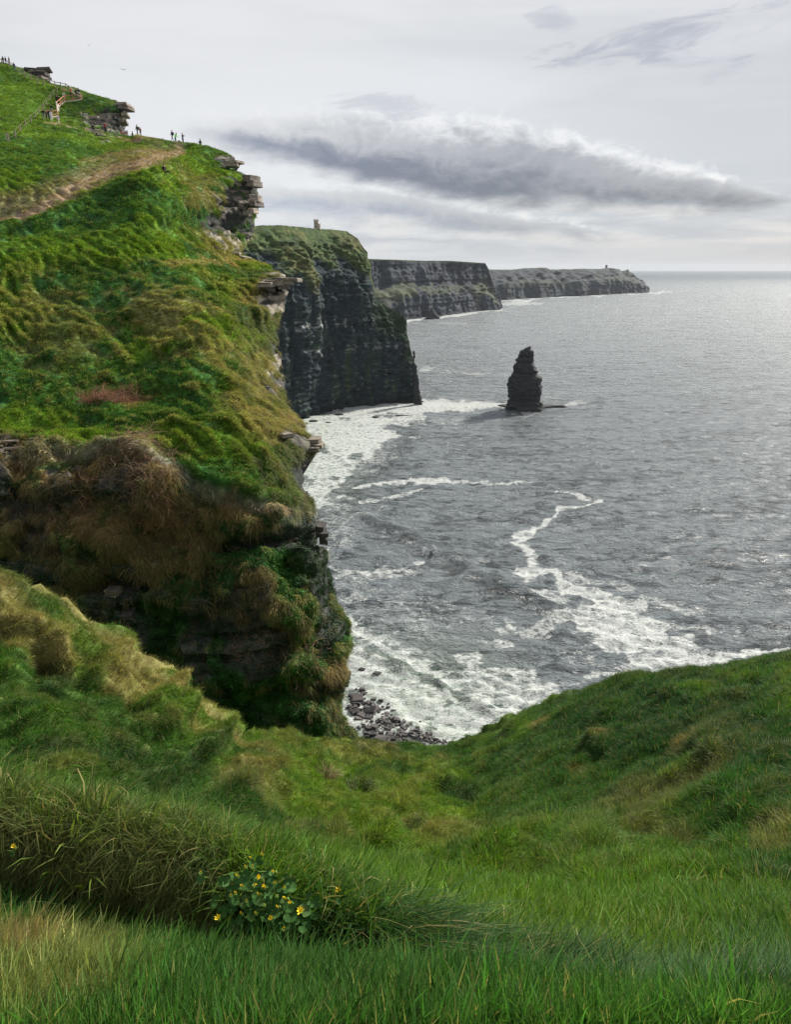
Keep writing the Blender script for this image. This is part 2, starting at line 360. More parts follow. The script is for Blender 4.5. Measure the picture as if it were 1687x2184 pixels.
hp = at(PX, PY, D); hn = grid_normals(hp); hn *= np.sign((hn*(np.array([0, 0, CAM_Z])-hp)).sum(-1, keepdims=True))
# noise fields on the ground
nb = fbm(hp, 0.12, 4, 3); nm = fbm(hp, 0.5, 4, 4); nf = fbm(hp, 1.6, 4, 6)
w = hp.copy(); ca, sa = math.cos(0.9), math.sin(0.9)
wu = hp[..., 0]*ca - hp[..., 1]*sa; wv = hp[..., 0]*sa + hp[..., 1]*ca
_A, _B, _Cc = at(250, 660, float(np.exp(hd_f(250, 660)))), at(470, 800, float(np.exp(hd_f(470, 800)))), at(250, 800, float(np.exp(hd_f(250, 800))))
_u = (_B-_A)/np.linalg.norm(_B-_A); _n = np.cross(_u, _Cc-_A); _n /= np.linalg.norm(_n); _v = np.cross(_n, _u)
_wob = 1.2*fbm(hp, 0.10, 2, 14)[..., None]*_v
hw = hp+_wob
cbase = np.stack([(hw@_u)*0.22, (hw@_v)*1.0, (hw@_n)*0.35], -1)
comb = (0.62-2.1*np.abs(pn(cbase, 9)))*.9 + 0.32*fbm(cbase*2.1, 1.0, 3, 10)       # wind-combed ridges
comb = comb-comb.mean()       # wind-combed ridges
terr = fbm(np.stack([hp[..., 0]*0.10, hp[..., 1]*0.2, hp[..., 2]*1.1], -1), 1.0, 3, 12)  # sheep terracettes
cliffm = sstep(PY + 40*nb + np.interp(PX, [-250, 0, 200, 330, 480, 600, 700], [0, -5, 0, -20, -70, -110, -120]), 955, 1005)
rockm = np.zeros_like(PX); palem = np.zeros_like(PX)
def bl(x, y, rx, ry, a=0, k=0.8): return blob(PX, PY, x, y, rx, ry, a, nm, k)
for (x, y, rx, ry, a, k) in ((508, 452, 52, 78, 12, 0.9), (535, 400, 28, 40, 0, 0.6), (490, 345, 34, 14, 10, 0.5), (468, 480, 40, 30, 30, 0.9), (236, 258, 56, 34, -8, 0.9),
                          (598, 630, 50, 60, 0, .5), (612, 760, 42, 95, 0, .8), (650, 1000, 34, 90, 0, .8), (640, 950, 50, 22, 20, .8), (610, 1145, 130, 28, 3, .8), (680, 1200, 40, 200, 0, 1.0),
                          (255, 1235, 120, 38, 6, .9), (200, 1290, 70, 40, 30, 1.0), (420, 1490, 40, 20, 20, 1.0), (700, 1460, 60, 30, -10, .8), (30, 960, 60, 12, 0, .8), (90, 1230, 100, 40, 0, 1.)):
    rockm = np.maximum(rockm, blob(PX, PY, x, y, rx, ry, a, nm, k))
rockm = np.clip(np.maximum(rockm, cliffm*sstep(nb+0.6*nm, 0.28, 0.5)), 0, 1)
# displacement
amp = np.interp(PY, [120, 320, 560, 900, 1600], [0.5, 0.6, 1.0, 0.9, 0.9])
grassd = amp*(0.38*comb*(.45+1.2*sstep(nb+.3*nm, -.25, .35))*sstep(PY, 260, 420)+.25*comb*sstep(PY, 420, 260) + 0.34*nm*0.7 + 0.35*terr*sstep(PY, 560, 640) + 0.10*nf)
layer = np.floor(hp[..., 2]/0.42 + 0.35*nb); lf = hp[..., 2]/0.42 + 0.35*nb - layer
led = (cellrand(layer.astype(np.int64), 3)-0.5)*1.1 + 0.5*pn(np.stack([hp[..., 0]*0.55, hp[..., 1]*0.55, layer*3.1], -1), 21)
clifd = 1.7*fbm(hp, 0.28, 4, 30) + 0.8*nm + 0.25*nf
rockd = 0.55*led + 0.5*fbm(hp, 0.3, 3, 33)
d_ = grassd*(1-cliffm) + clifd*cliffm
d_ = d_*(1-rockm) + rockd*rockm
# hollows and bumps seen on the slope (place, radius in px, depth in m)
for (x, y, r, dep, asp) in ((255, 845, 60, -0.5, 0.35), (290, 700, 80, -0.35, .3), (560, 700, 60, -.5, .4), (150, 900, 90, -.4, .3), (230, 870, 50, .35, .4), (60, 740, 40, -.5, 1.2), (110, 640, 30, -.4, 1.), (640, 1150, 90, -1.2, .2), (500, 1160, 60, -1.0, .3), (20, 1040, 40, -1.0, .8), (300, 1010, 60, .5, .5),
                            (640, 1480, 70, -1.2, .35), (250, 1250, 90, -0.9, .25), (420, 1330, 70, -.7, .4), (600, 1250, 80, .7, .8), (560, 1420, 90, .5, .5), (205, 1060, 110, .5, .5), (340, 1130, 60, -.7, .5), (470, 800, 100, .3, .3), (530, 640, 60, -.4, .25), (480, 380, 40, .5, .4), (420, 470, 50, -.6, .5), (330, 545, 90, -.5, .12), (150, 555, 200, .25, .1), (640, 1330, 60, .6, .7)):
    d_ = d_ + 1.25*dep*np.exp(-(((PX-x)/r)**2+((PY-y)/(r*asp))**2))
# long banks (double ridge beside the path; path bench)
for pts, r, dep in (([(0, 495), (100, 478), (180, 440), (260, 400), (330, 378), (400, 345), (440, 330)], 9, 0.75), ([(0, 560), (150, 500), (260, 470), (330, 420), (380, 392), (440, 360)], 14, -0.35),
                    ([(290, 547), (400, 543), (520, 545)], 6, 0.5), ([(0, 950), (150, 962), (300, 970), (420, 1010), (560, 1060), (650, 1070)], 16, 0.5), ([(350, 300), (290, 296), (300, 302), (340, 312), (400, 316), (450, 324)], 4, 0.7)):
    dd, _ = polyline_dist(PX, PY, pts); d_ = d_ + dep*np.exp(-(dd/r)**2)
fade = (1-.65*sstep(tcol, .92, 1.0))[None]*np.ones_like(PX)
hq = hp + hn*(d_*fade)[..., None]
# colour of the ground
C = np.broadcast_to(G_MD, hp.shape).copy()
C = blend(C, sstep(nb+0.4*nm, -0.05, 0.35), G_BR*0.95)
C = blend(C, sstep(nm-0.5*nb, 0.15, 0.6)*0.6, G_DK); C = blend(C, sstep(comb, .0, -.45)*.5*sstep(PY, 320, 420), G_DK)  # second blend paints tuft shade into the dips between combed ridges
st = sstep(comb*0.9+nf*0.5+nb*0.5, 0.15, 0.6)*0.5; C = blend(C, st*sstep(PY, 545, 600), STRAW*0.8)
for (x, y, rx, ry, a, s, col) in ((380, 690, 140, 70, 25, .5, STRAW), (120, 700, 120, 90, 45, .35, STRAW*.8), (560, 800, 60, 70, 45, .5, STRAW), (560, 900, 110, 45, 25, .65, STRAW), (640, 870, 50, 60, 40, .6, STRAW), (560, 640, 60, 40, 20, .5, BROWN*1.2), (420, 560, 150, 8, 0, .6, STRAW), (470, 520, 80, 40, 30, .5, BROWN*1.2), (470, 430, 90, 30, 20, .45, BROWN*1.1), (430, 390, 80, 20, 20, .4, STRAW*.8),
                                  (120, 740, 90, 110, 20, .25, G_DK), (480, 700, 110, 22, 14, .85, G_BR), (300, 850, 200, 60, 10, .6, G_MD), (80, 900, 150, 35, 5, .7, G_BR), (150, 930, 180, 22, 3, .8, G_BR*1.1), (430, 940, 150, 30, 5, .6, G_BR*.9), (235, 845, 55, 16, -5, .85, BROWN*1.3), (260, 860, 40, 10, 0, .5, BROWN*1.2),
                                  (200, 520, 250, 40, -5, .5, G_BR*1.05), (100, 335, 190, 45, 0, .55, G_MD), (60, 220, 110, 60, 0, .6, G_BR*.95), (210, 300, 120, 14, 8, .5, G_BR), (170, 250, 60, 18, 20, .6, G_DK), (220, 225, 60, 14, 14, .5, G_DK*1.1), (330, 303, 90, 5, 4, .7, BROWN*1.2), (350, 304, 60, 6, 6, .6, G_DK)):
    C = blend(C, bl(x, y, rx, ry, a)*s, col)
# worn earth paths
pathm = np.zeros_like(PX)
for pts, r, s in (([(-60, 495), (60, 460), (150, 405), (240, 365), (330, 338), (385, 325)], 17, .8), ([(-60, 445), (60, 432), (160, 392), (260, 352), (330, 338)], 42, .5), ([(0, 482), (110, 438), (140, 425)], 6, .9), ([(215, 283), (245, 293), (262, 300), (300, 303)], 3.5, .9), ([(92, 262), (135, 266), (180, 276), (235, 290)], 2.6, .9), ([(135, 190), (138, 205), (128, 218), (124, 228)], 3.5, .8), ([(170, 345), (240, 330), (300, 322), (385, 330)], 7, .5)):
    dd, _ = polyline_dist(PX, PY, pts); pm_ = sstep(dd + 7*nm + 5*nf, r, r*0.35)*s; pathm = np.maximum(pathm, pm_); C = blend(C, pm_, PATH)
# vegetated cliff
cv_ = np.broadcast_to(IVY, hp.shape).copy(); n5 = fbm(hp, 0.35, 4, 44)
brown = np.clip(sstep(PX + 60*nb*2, 480, 340)*sstep(PY+120*n5, 1260, 1130)*(.25+.75*sstep(n5+.5*nm, -.22, .08)) + sstep(n5+.4*nm, 0.36, 0.6)*0.6, 0, 1)
cv_ = blend(cv_, brown*0.9, BROWN*1.05)
cv_ = blend(cv_, bl(640, 1300, 130, 210, 0)*0.85, G_MD*1.05); cv_ = blend(cv_, sstep(nf+n5, .3, .7)*0.4, STRAW*.8)
C = blend(C, cliffm, 1); C = C*(1-cliffm[..., None]) + cv_*cliffm[..., None]
up = np.clip(hn[..., 2], 0, 1)
rk = RK_D*(1+0*hp)
pale_zone = np.clip(sstep(PY, 1010, 900), 0.12, 1)
rk = blend(rk, sstep(led+0.6*nf+.3*nm, 0.0, 0.6)*pale_zone*0.9, RK_P)
C = blend(C, rockm*sstep(0.75*nm+nf*0.5, 0.42, 0.12), 1.0) if False else C*(1-(rockm*0.95)[..., None]) + rk*(rockm*0.95)[..., None]
C = np.clip(C*(1+0.35*nf[..., None]), 0.004, 0.6)
# the land goes on: back of the edge and down to the sea
last = hq[:, -1]; vh = last-np.array([0, 0, CAM_Z]); vh /= np.linalg.norm(vh, axis=1, keepdims=True)
wr = [last + vh*2.0 + np.array([-0.25, 0, -.3]), last + vh*14 + np.array([-6, 0, -9.0])]
w3 = wr[1].copy(); w3[:, 2] = -3; w3[:, 0] -= 4
ext = np.stack(wr+[w3], 1); HQ = np.concatenate([hq, ext], 1); HC = np.concatenate([C, np.repeat(RK_D[None, None]*np.ones((len(ys), 1, 1)), 3, 1)], 1)
# back of the skyline at the top, foot at the bottom
top = HQ[:1] + np.array([0, 25, -4.0]); bot = HQ[-1:].copy(); bot[..., 2] = -3; bot[..., 1] -= 1
HQ = np.concatenate([top, HQ, bot], 0); HC = np.concatenate([HC[:1], HC, HC[-1:]], 0)
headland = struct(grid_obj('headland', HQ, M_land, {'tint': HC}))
def hpos(px, py):
    j = int(np.argmin(np.abs(ys-py))); i = int(np.argmin(np.abs(PX[j]-px))); return Vector(hq[j, i]), Vector(hn[j, i])
# ------------------------------------------------------------------ foreground: near turf, dark bank, spur, bowl, right-hand hill
colx = [-900, -350, 0, 200, 400, 480, 560, 700, 850, 1000, 1150, 1300, 1500, 1687, 2050, 2700]
R1 = [(2260, .93)]*16
R2 = [(1820, 1.95), (1860, 1.9), (1895, 1.87), (1935, 1.78), (1985, 1.68), (2010, 1.64), (2030, 1.6), (2045, 1.55), (2060, 1.5), (2080, 1.48), (2110, 1.43), (2130, 1.4), (2160, 1.36), (2190, 1.32), (2230, 1.28), (2300, 1.2)]
R3 = [(1560, 2.3), (1610, 2.15), (1650, 2.08), (1690, 1.98), (1740, 1.88), (1770, 1.82), (1805, 1.76), (1870, 1.70), (1930, 1.66), (1975, 1.68), (2010, 1.66), (2040, 1.62), (2075, 1.58), (2105, 1.54), (2140, 1.5), (2180, 1.45)]
R4 = [(1700, 3.3), (1710, 3.3), (1725, 3.2), (1765, 3.1), (1805, 3.0), (1825, 2.9), (1845, 2.8), (1890, 2.6), (1925, 2.5), (1950, 2.45), (1968, 2.4), (1990, 2.35), (2012, 2.25), (2030, 2.2), (2050, 2.1), (2080, 2.0)]
R5 = [(1690, 5.8), (1695, 5.8), (1705, 5.7), (1722, 5.7), (1752, 5.8), (1770, 5.8), (1790, 5.7), (1825, 5.3), (1850, 4.9), (1860, 4.6), (1855, 4.5), (1850, 4.3), (1850, 4.0), (1850, 3.8), (1850, 3.6), (1860, 3.4)]
R6 = [(1330, 9.5), (1400, 8.8), (1470, 8.5), (1555, 8.4), (1640, 8.4), (1672, 8.4), (1705, 8.5), (1740, 8.6), (1745, 8.5), (1742, 8.2), (1720, 7.9), (1685, 7.6), (1640, 7.1), (1600, 6.8), (1560, 6.5), (1500, 6.2)]
R7 = [(1000, 12), (1100, 11.5), (1246, 10.7), (1388, 10.4), (1540, 10.2), (1590, 11.2), (1575, 13.0), (1586, 14.2), (1602, 14.6), (1594, 14.2), (1522, 13.2), (1468, 12.6), (1436, 12.1), (1400, 11.6), (1340, 11.2), (1250, 11)]
R2 = [(y+(52 if i < 6 else 66), d_+(0 if i < 6 else .08)) for i, (y, d_) in enumerate(R2)]; R3 = [(y+s_, d_-(.0 if d_ > 1.79 else .07)) for (y, d_), s_ in zip(R3, [75, 75, 75, 75, 70, 68, 66, 70, 75, 80, 85, 88, 90, 90, 90, 90])]
rows = [R1, R2, R3, R4, R5, R6, R7]
rows = [[R[0]]+R+[R[-1]] for R in rows]; colx = [-3600]+colx+[5300]      # the ground runs on to both sides
K = []
kx = np.array(colx, float); NC = len(colx)
K.append(np.stack([(kx-CX)/FPX*5, np.full(NC, -6.0), np.full(NC, CAM_Z-1.7)], -1))
K.append(np.stack([(kx-CX)/FPX*1.5, np.full(NC, 0.2), np.full(NC, CAM_Z-1.58)], -1))
for R in rows: K.append(np.stack([at(x, y, d) for x, (y, d) in zip(colx, R)]))
l7 = K[-1]; c8 = l7 + np.array([0, 1.6, -2.0]); c9 = l7 + np.array([0, 4, -8.0]); c10 = l7 + np.array([0, 8, -60.0]); c11 = c10.copy(); c11[:, 2] = -3; c11[:, 1] += 6
K += [c8, c9, c10, c11]; K = np.array(K)
def cr_axis(A, ts):
    """Catmull-Rom along axis 0 at parameters ts"""
    n = len(A); i = np.clip(np.floor(ts).astype(int), 0, n-2); t = (ts-i).reshape(-1, *([1]*(A.ndim-1)))
    p1 = A[i]; p2 = A[i+1]; p0 = A[np.maximum(i-1, 0)]; p3 = A[np.minimum(i+2, n-1)]
    return 0.5*((2*p1)+(-p0+p2)*t+(2*p0-5*p1+4*p2-p3)*t*t+(-p0+3*p1-3*p2+p3)*t**3)
nsub = [4, 8, 30, 34, 26, 44, 60, 70, 12, 6, 3, 2]
tr = np.concatenate([np.arange(s)/s + i for i, s in enumerate(nsub)]+[[12.0]])
tx = np.concatenate([np.arange(s)/s + i for i, s in enumerate([16, 10, 18, 24, 24, 14, 14, 20, 22, 22, 22, 22, 26, 26, 12, 8, 16])]+[[17.0]])
F0 = cr_axis(K, tr); F0 = np.moveaxis(cr_axis(np.moveaxis(F0, 1, 0), tx), 0, 1)
fn0 = grid_normals(F0); fn0 *= np.where(fn0[..., 2:3] < 0, -1, 1)
def proj(P):
    x = P[..., 0]; y = P[..., 1]; z = P[..., 2]-CAM_Z
    fwd = y*cp - z*sp; upc = y*sp + z*cp; ok = fwd > 0.3
    return np.where(ok, CX + FPX*x/np.maximum(fwd, .3), -9999), np.where(ok, CY - FPX*upc/np.maximum(fwd, .3), 9999), fwd
fx, fy, _ = proj(F0); dist = F0[..., 1]
g1 = fbm(F0, 0.9, 4, 51); g2 = fbm(F0, 3.0, 3, 52); g0 = fbm(F0, 0.3, 3, 53)
wu = F0[..., 0]*0.8+F0[..., 1]*0.6; wv = -F0[..., 0]*0.6+F0[..., 1]*0.8
g3 = fbm(np.stack([wu*0.8, wv*2.2, F0[..., 2]*1.5], -1), 1.0, 3, 54)
far = sstep(dist, 2.6, 5.5)
fd = far*(0.22*g1 + 0.26*g3 + 0.07*g2) + (1-far)*(0.05*g1+0.035*g2)
vis = sstep(tr, 2.0, 8.0)[:, None]
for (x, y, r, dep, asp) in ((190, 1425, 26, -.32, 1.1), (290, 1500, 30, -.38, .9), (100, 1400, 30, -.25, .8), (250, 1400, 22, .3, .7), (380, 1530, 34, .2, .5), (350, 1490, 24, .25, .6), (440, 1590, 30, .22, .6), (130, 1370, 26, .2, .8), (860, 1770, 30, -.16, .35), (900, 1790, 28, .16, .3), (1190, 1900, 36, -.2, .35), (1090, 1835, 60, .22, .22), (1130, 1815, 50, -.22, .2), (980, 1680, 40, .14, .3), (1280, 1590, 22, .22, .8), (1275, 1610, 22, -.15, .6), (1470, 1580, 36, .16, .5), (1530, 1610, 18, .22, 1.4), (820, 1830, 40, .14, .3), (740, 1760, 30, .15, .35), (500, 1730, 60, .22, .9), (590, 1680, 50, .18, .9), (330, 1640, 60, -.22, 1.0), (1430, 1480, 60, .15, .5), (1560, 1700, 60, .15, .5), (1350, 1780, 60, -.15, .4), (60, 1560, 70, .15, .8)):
    P0 = None
    mm = np.exp(-(((fx-x)/r)**2+((fy-y)/(r*asp))**2))*(tr[:, None] > 5.0); fd = fd + 1.7*dep*mm
fd = fd*np.clip(vis*2, .6, 1)*(1-.5*sstep(fx, 930, 1100)*sstep(dist, 4.3, 5.5))
F1 = F0 + fn0*fd[..., None]; fn = grid_normals(F1); fn *= np.where(fn[..., 2:3] < 0, -1, 1)
trr0 = np.repeat(tr[:, None], F0.shape[1], 1)
FC = np.broadcast_to(G_MD*1.05, F0.shape).copy()
def fb(x, y, rx, ry, a=0, k=0.9): return blob(fx, fy, x, y, rx, ry, a, g1, k)
FC = blend(FC, sstep(g0+.4*g1, 0.0, 0.45)*0.5, G_BR)
FC = blend(FC, sstep(g1*.7-g0, 0.1, 0.6)*0.5, G_DK)
for (x, y, rx, ry, a, s, col) in ((300, 1440, 380, 60, 38, .5, G_BR), (300, 1430, 380, 36, 38, .7, STRAW*.95), (540, 1690, 90, 90, 30, .55, STRAW*.8), (20, 1300, 130, 50, 40, .7, STRAW*.95), (200, 1600, 220, 90, 20, .75, G_MD), (250, 1700, 300, 60, 10, .6, G_MD*1.1), (880, 1700, 330, 90, 6, .75, G_BR*1.02), (700, 1690, 140, 110, 20, .7, G_BR*1.05), (880, 1780, 300, 110, 0, .8, G_BR*1.1), (980, 1810, 200, 30, 5, .35, STRAW*.8), (760, 1610, 140, 26, 4, .25, BROWN),  # bright green bowl patches put its sunlit look into the colour
                                  (1300, 1600, 330, 150, -20, .8, G_DK*1.3), (1550, 1560, 240, 190, 0, .75, G_DK*1.25), (1200, 1640, 160, 60, -20, .45, G_MD*.9), (1300, 1750, 300, 120, 0, .4, G_MD), (1450, 1680, 160, 60, -30, .3, BROWN*1.1), (1280, 1580, 14, 12, 0, .6, STRAW*.7), (1470, 1575, 30, 8, -5, .45, BROWN), (1540, 1610, 10, 22, 0, .4, STRAW*.7), (1150, 1545, 50, 10, -24, .6, STRAW*.7), (1230, 1640, 20, 10, 0, .3, BROWN*1.2), (1660, 1790, 50, 50, 0, .5, STRAW*.7), (1450, 1900, 300, 40, 0, .3, G_BR),
                                  (60, 2120, 220, 110, 0, .45, STRAW*.75), (20, 2060, 80, 40, 0, .5, BROWN*1.3)):
    FC = blend(FC, fb(x, y, rx, ry, a)*s, col)
FC = blend(FC, (sstep(g3+.5*g2, .25, .6)*.35)*far*(1-.6*sstep(fx, 930, 1080)), STRAW*.8)
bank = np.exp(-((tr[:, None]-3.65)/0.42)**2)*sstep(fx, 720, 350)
FC = blend(FC, bank*.45, BROWN*.9); FC = blend(FC, np.exp(-((tr[:, None]-3.4)/0.5)**2)*sstep(fx, 450, 700)*.9, G_DK*.9); FC = blend(FC, np.exp(-((tr[:, None]-4.7)/0.6)**2)*sstep(fx, 560, 760)*sstep(fx, 1650, 1300)*.7, G_BR*1.2)  # bank's shaded face and lit rim above painted as dark and bright green
for (x, y, rx, ry) in ((190, 1435, 34, 26), (290, 1510, 40, 30), (110, 1430, 34, 30), (440, 1600, 40, 20), (860, 1775, 40, 10), (900, 1795, 36, 9), (1190, 1905, 45, 12), (1130, 1820, 60, 12), (980, 1690, 60, 12), (250, 1640, 200, 60)): FC = blend(FC, fb(x, y, rx, ry, 0, .5)*.7, G_DK)  # shade in the spur and bowl hollows painted as dark green
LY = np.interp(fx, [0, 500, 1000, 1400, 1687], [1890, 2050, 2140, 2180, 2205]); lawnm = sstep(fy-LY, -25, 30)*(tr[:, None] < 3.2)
lowb = (1-lawnm)*sstep(trr0, 4.0, 3.6)*sstep(fx, 600, 900)*(trr0 > 1.5); FC = blend(FC, lowb*.95, G_DK*.65)  # shade on the low bank's face painted in as darker grass
FC = FC*(1+.3*lawnm[..., None])
FC = np.clip(FC*(1+0.25*g2[..., None]), .005, .6)
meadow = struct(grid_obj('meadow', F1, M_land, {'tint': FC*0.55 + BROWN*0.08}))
def fpos(px, py, lo=0, hi=99):
    qx, qy, _ = proj(F1); m = (tr[:, None] >= lo) & (tr[:, None] <= hi); dd = np.where(m, (qx-px)**2+(qy-py)**2, 1e12); k = np.unravel_index(np.argmin(dd), dd.shape)
    return Vector(F1[k]), Vector(fn[k])
# ------------------------------------------------------------------ distant cliffs
def resample(pts, n):
    p = np.array(pts, float); s = np.concatenate([[0], np.cumsum(np.hypot(*np.diff(p[:, :2], axis=0).T))]); t = np.linspace(0, s[-1], n)
    return np.stack([np.interp(t, s, p[:, k]) for k in range(p.shape[1])], -1)
def curtain(name, top, base, ncol, nrow, setback, amp, zl, gully, colour, mat, backdrop=200, fine=1.0):
    """a sea cliff: top edge as seen, foot on the water, profile leaning back by setback(v, px)"""
    T = resample(top, ncol); bp = np.array(base, float)
    by = np.interp(T[:, 0], bp[:, 0], bp[:, 1]); dB = dsea(T[:, 0], by)
    if len(T[0]) > 2: dB = dB + T[:, 2]
    zt = None; v = np.linspace(0, 1, nrow)
    P = np.zeros((nrow, ncol, 3))
    dT = dB + setback(np.ones(ncol), T[:, 0]); Pt = at(T[:, 0], T[:, 1], dT)
    Pb = at(T[:, 0], by, dB); Pb[:, 2] = -2
    for j, vv in enumerate(v):
        z = Pb[:, 2]*(1-vv)+Pt[:, 2]*vv; y = dB + setback(np.full(ncol, vv), T[:, 0])
        x = Pb[:, 0] + (Pt[:, 0]-Pb[:, 0])*(y-dB)/(np.maximum(dT-dB, 1e-6))
        P[j] = np.stack([x, y, z], -1)
    n = grid_normals(P); n[..., 2] *= 0.3; n /= np.linalg.norm(n, axis=-1, keepdims=True); n *= np.where(n[..., 1:2] > 0, -1, 1)
    big = fbm(P*np.array([1, 1, 0.25]), 1/(gully*1.0), 4, 61); med = fbm(P, 1/(gully*0.35), 4, 62)
    lay = np.floor(P[..., 2]/zl + 0.5*fbm(P, 1/(gully*4), 2, 8)); led = cellrand(lay.astype(np.int64), 7)-0.5 + 0.8*pn(np.stack([P[..., 0]/(gully*.8), P[..., 1]/(gully*.8), lay*2.7], -1), 71)
    vv = np.repeat(v[:, None], ncol, 1)
    k = np.clip(np.minimum(1, (1-vv)*8), 0.15, 1)
    d = amp*(1.2*big + 0.6*med + 0.30*led + .25*fbm(P*np.array([1, 1, 1.5]), 1/(gully*.1), 3, 66)+.55*fbm(P*np.array([1, 1, .08]), 1/(gully*.22), 3, 67))*k
    Q = P + n*d[..., None]
    col = colour(P, vv, big, med, led, lay, T)
    end = Q[:, -1:]; vh = end-np.array([0, 0, CAM_Z]); vh /= np.linalg.norm(vh, axis=-1, keepdims=True)
    e1 = end + vh*backdrop*.1 + np.array([-.02, 0, -.01])*backdrop; e2 = end + vh*backdrop + np.array([-.35, 0, -.1])*backdrop; e2[..., 2] = np.minimum(e2[..., 2], end[..., 2])
    Q = np.concatenate([Q, e1, e2], 1); col = np.concatenate([col, col[:, -1:], col[:, -1:]], 1)
    vt = Q[-1:]-np.array([0, 0, CAM_Z]); vt /= np.linalg.norm(vt, axis=-1, keepdims=True); vt[..., 2] = np.minimum(vt[..., 2]-.006, .004)
    tp = Q[-1:] + vt*backdrop*.6; tp2 = tp + vt*backdrop + np.array([0, 0, -20.0])
    Q = np.concatenate([Q, tp, tp2], 0); col = np.concatenate([col, col[-1:], col[-1:]], 0)
    o = struct(grid_obj(name, Q, mat, {'tint': np.clip(col, .004, .6)})); return o, Q, T
def col_tower(P, v, big, med, led, lay, T):
    fn_ = fbm(P, 1/6.0, 4, 81); st = fbm(P*np.array([1, 1, 0.12]), 1/9.0, 4, 82)
    C = np.broadcast_to(np.array((0.015, 0.028, 0.032)), P.shape).copy()
    C = blend(C, sstep(st, 0.0, 0.5)*.55, np.array((0.038, 0.056, 0.062)))
    C = blend(C, sstep(st+fn_*.5, 0.22, 0.6)*.6*sstep(v, 1, .1), np.array((0.035, 0.065, 0.012)))
    # pale ledges along the beds
    bed = np.zeros(v.shape)
    for z0, w_, s in ((70, 3, .55), (66, 1.5, .6), (64, 1.2, .4), (96, 3.4, .8), (92, 1.2, .6), (100, 1.2, .6), (104, 1, .5), (126, 1.2, .5), (56, 1, .45), (48, 1.0, .4), (40, 1.2, .4), (34, 1, .45), (27, 1.2, .4), (20, 1.5, .35), (12, 1, .3), (140, 1, .35)):
        z1 = z0 + 3*fbm(P[..., :]*np.array([1, 1, 0]), 1/130.0, 2, 83)
        bed = np.maximum(bed, s*np.exp(-((P[..., 2]-z1)/w_)**2))
    brk = sstep(fbm(P*np.array([1, 1, 2.5]), 1/8.0, 4, 84), 0.02, 0.38)
    C = blend(C, np.clip(bed*1.1, 0, 1)*brk*sstep(st+.3*big, -.25, .2), np.array((0.33, 0.33, 0.32)))
    C = blend(C, sstep(fbm(P*np.array([1, 1, 3.0]), 1/5.0, 3, 89), 0.42, .62)*.35*sstep(P[..., 2], 5, 30), np.array((0.13, 0.13, 0.13)))
    gz = sstep(P[..., 2] + 26*big*1.2 + 10*med + np.interp(T[:, 0], [500, 560, 640, 740, 790], [4, 4, 4, 8, 20])[None], 150, 168)
    g = blend(np.broadcast_to(np.array((0.05, 0.085, 0.022)), P.shape).copy(), sstep(fn_+big, -.1, .5)*.8, np.array((0.12, 0.115, 0.042)))
    g = blend(g, sstep(med+fn_, .1, .5)*.7, np.array((0.02, 0.035, 0.016)))
    C = C*(1-gz[..., None]) + g*gz[..., None]
    gr = np.interp(T[:, 0], [780, 795, 812, 866, 900], [0, .3, 1, 1, .2])[None]*sstep(v, .62, .85)
    C = blend(C, np.clip(gr, 0, 1)*.8, np.array((0.022, 0.042, 0.014)))
    C = blend(C, sstep(P[..., 2], 10, 3)*.7, np.array((0.014, 0.017, 0.018)))
    return C*(1+.5*fn_[..., None])
def sb_tower(v, px):
    return 14*v + np.where(v > .74, (v-.74)/.26*70*np.interp(px, [500, 740, 790, 900], [1, 1, .5, .1]), 0)
tower_cliff, TCQ, TCT = curtain('tower_cliff', [(470, 486), (535, 483), (560, 480), (600, 480), (640, 484), (668, 487), (700, 489), (740, 493), (752, 502), (762, 508), (768, 520), (783, 538), (782, 546), (790, 562), (792, 590), (796, 606), (798, 632), (815, 648), (838, 660), (862, 672), (868, 684), (869, 712), (876, 745), (884, 775), (889, 805), (894, 832), (899, 848), (901, 858)],
    [(470, 935), (560, 915), (620, 903), (650, 896), (675, 887), (700, 878), (740, 870), (790, 864), (850, 860), (895, 858), (905, 858)], 330, 300, sb_tower, 7, 3.2, 38, col_tower, M_cliff, 300)
def far_colour(rock, green, bands):  # bluish rock tint has some distance haze put into it
    def f(P, v, big, med, led, lay, T):
        s = fbm(P*np.array([1, 1, .15]), 1/40.0, 4, 91); n = fbm(P, 1/60.0, 4, 92)
        C = np.broadcast_to(np.array(rock), P.shape).copy(); C = blend(C, sstep(s, 0, .5)*.6, np.array(rock)*1.9)
        for (x, vv, rx, rv, k) in bands:
            u = (T[:, 0]-x)[None]/rx; w_ = (v-vv)/rv; C = blend(C, sstep(np.sqrt(u*u+w_*w_)+n*1.1, 1.2, .5)*k, np.array(green))
        C = blend(C, sstep(v, .955, .985)*.8, np.array((0.04, 0.06, 0.025)))
        C = blend(C, sstep(v, .12, .03)*.6, np.array(rock)*.5)
        return C*(1+.4*n[..., None])
    return f
c2, C2Q, _ = curtain('middle_cliff', [(700, 548), (785, 552), (850, 554), (905, 556), (960, 556), (1005, 559), (1020, 560), (1035, 561), (1042, 572), (1048, 590), (1052, 602), (1060, 622), (1066, 636), (1068, 650), (1069, 660)],
    [(700, 700), (860, 683), (900, 677), (960, 671), (1030, 663), (1072, 660)], 260, 90, lambda v, px: 60*v+np.where((v > .4) & (v < .6), (v-.4)*400, np.where(v >= .6, 80, 0)), 17, 18, 190,
    far_colour((0.028, 0.034, 0.044), (0.085, 0.105, 0.045), [(855, .52, 60, .10, .55), (960, .46, 80, .09, .4), (1040, .55, 22, .3, .5), (820, .4, 50, .1, .4)]), M_farcliff, 900)
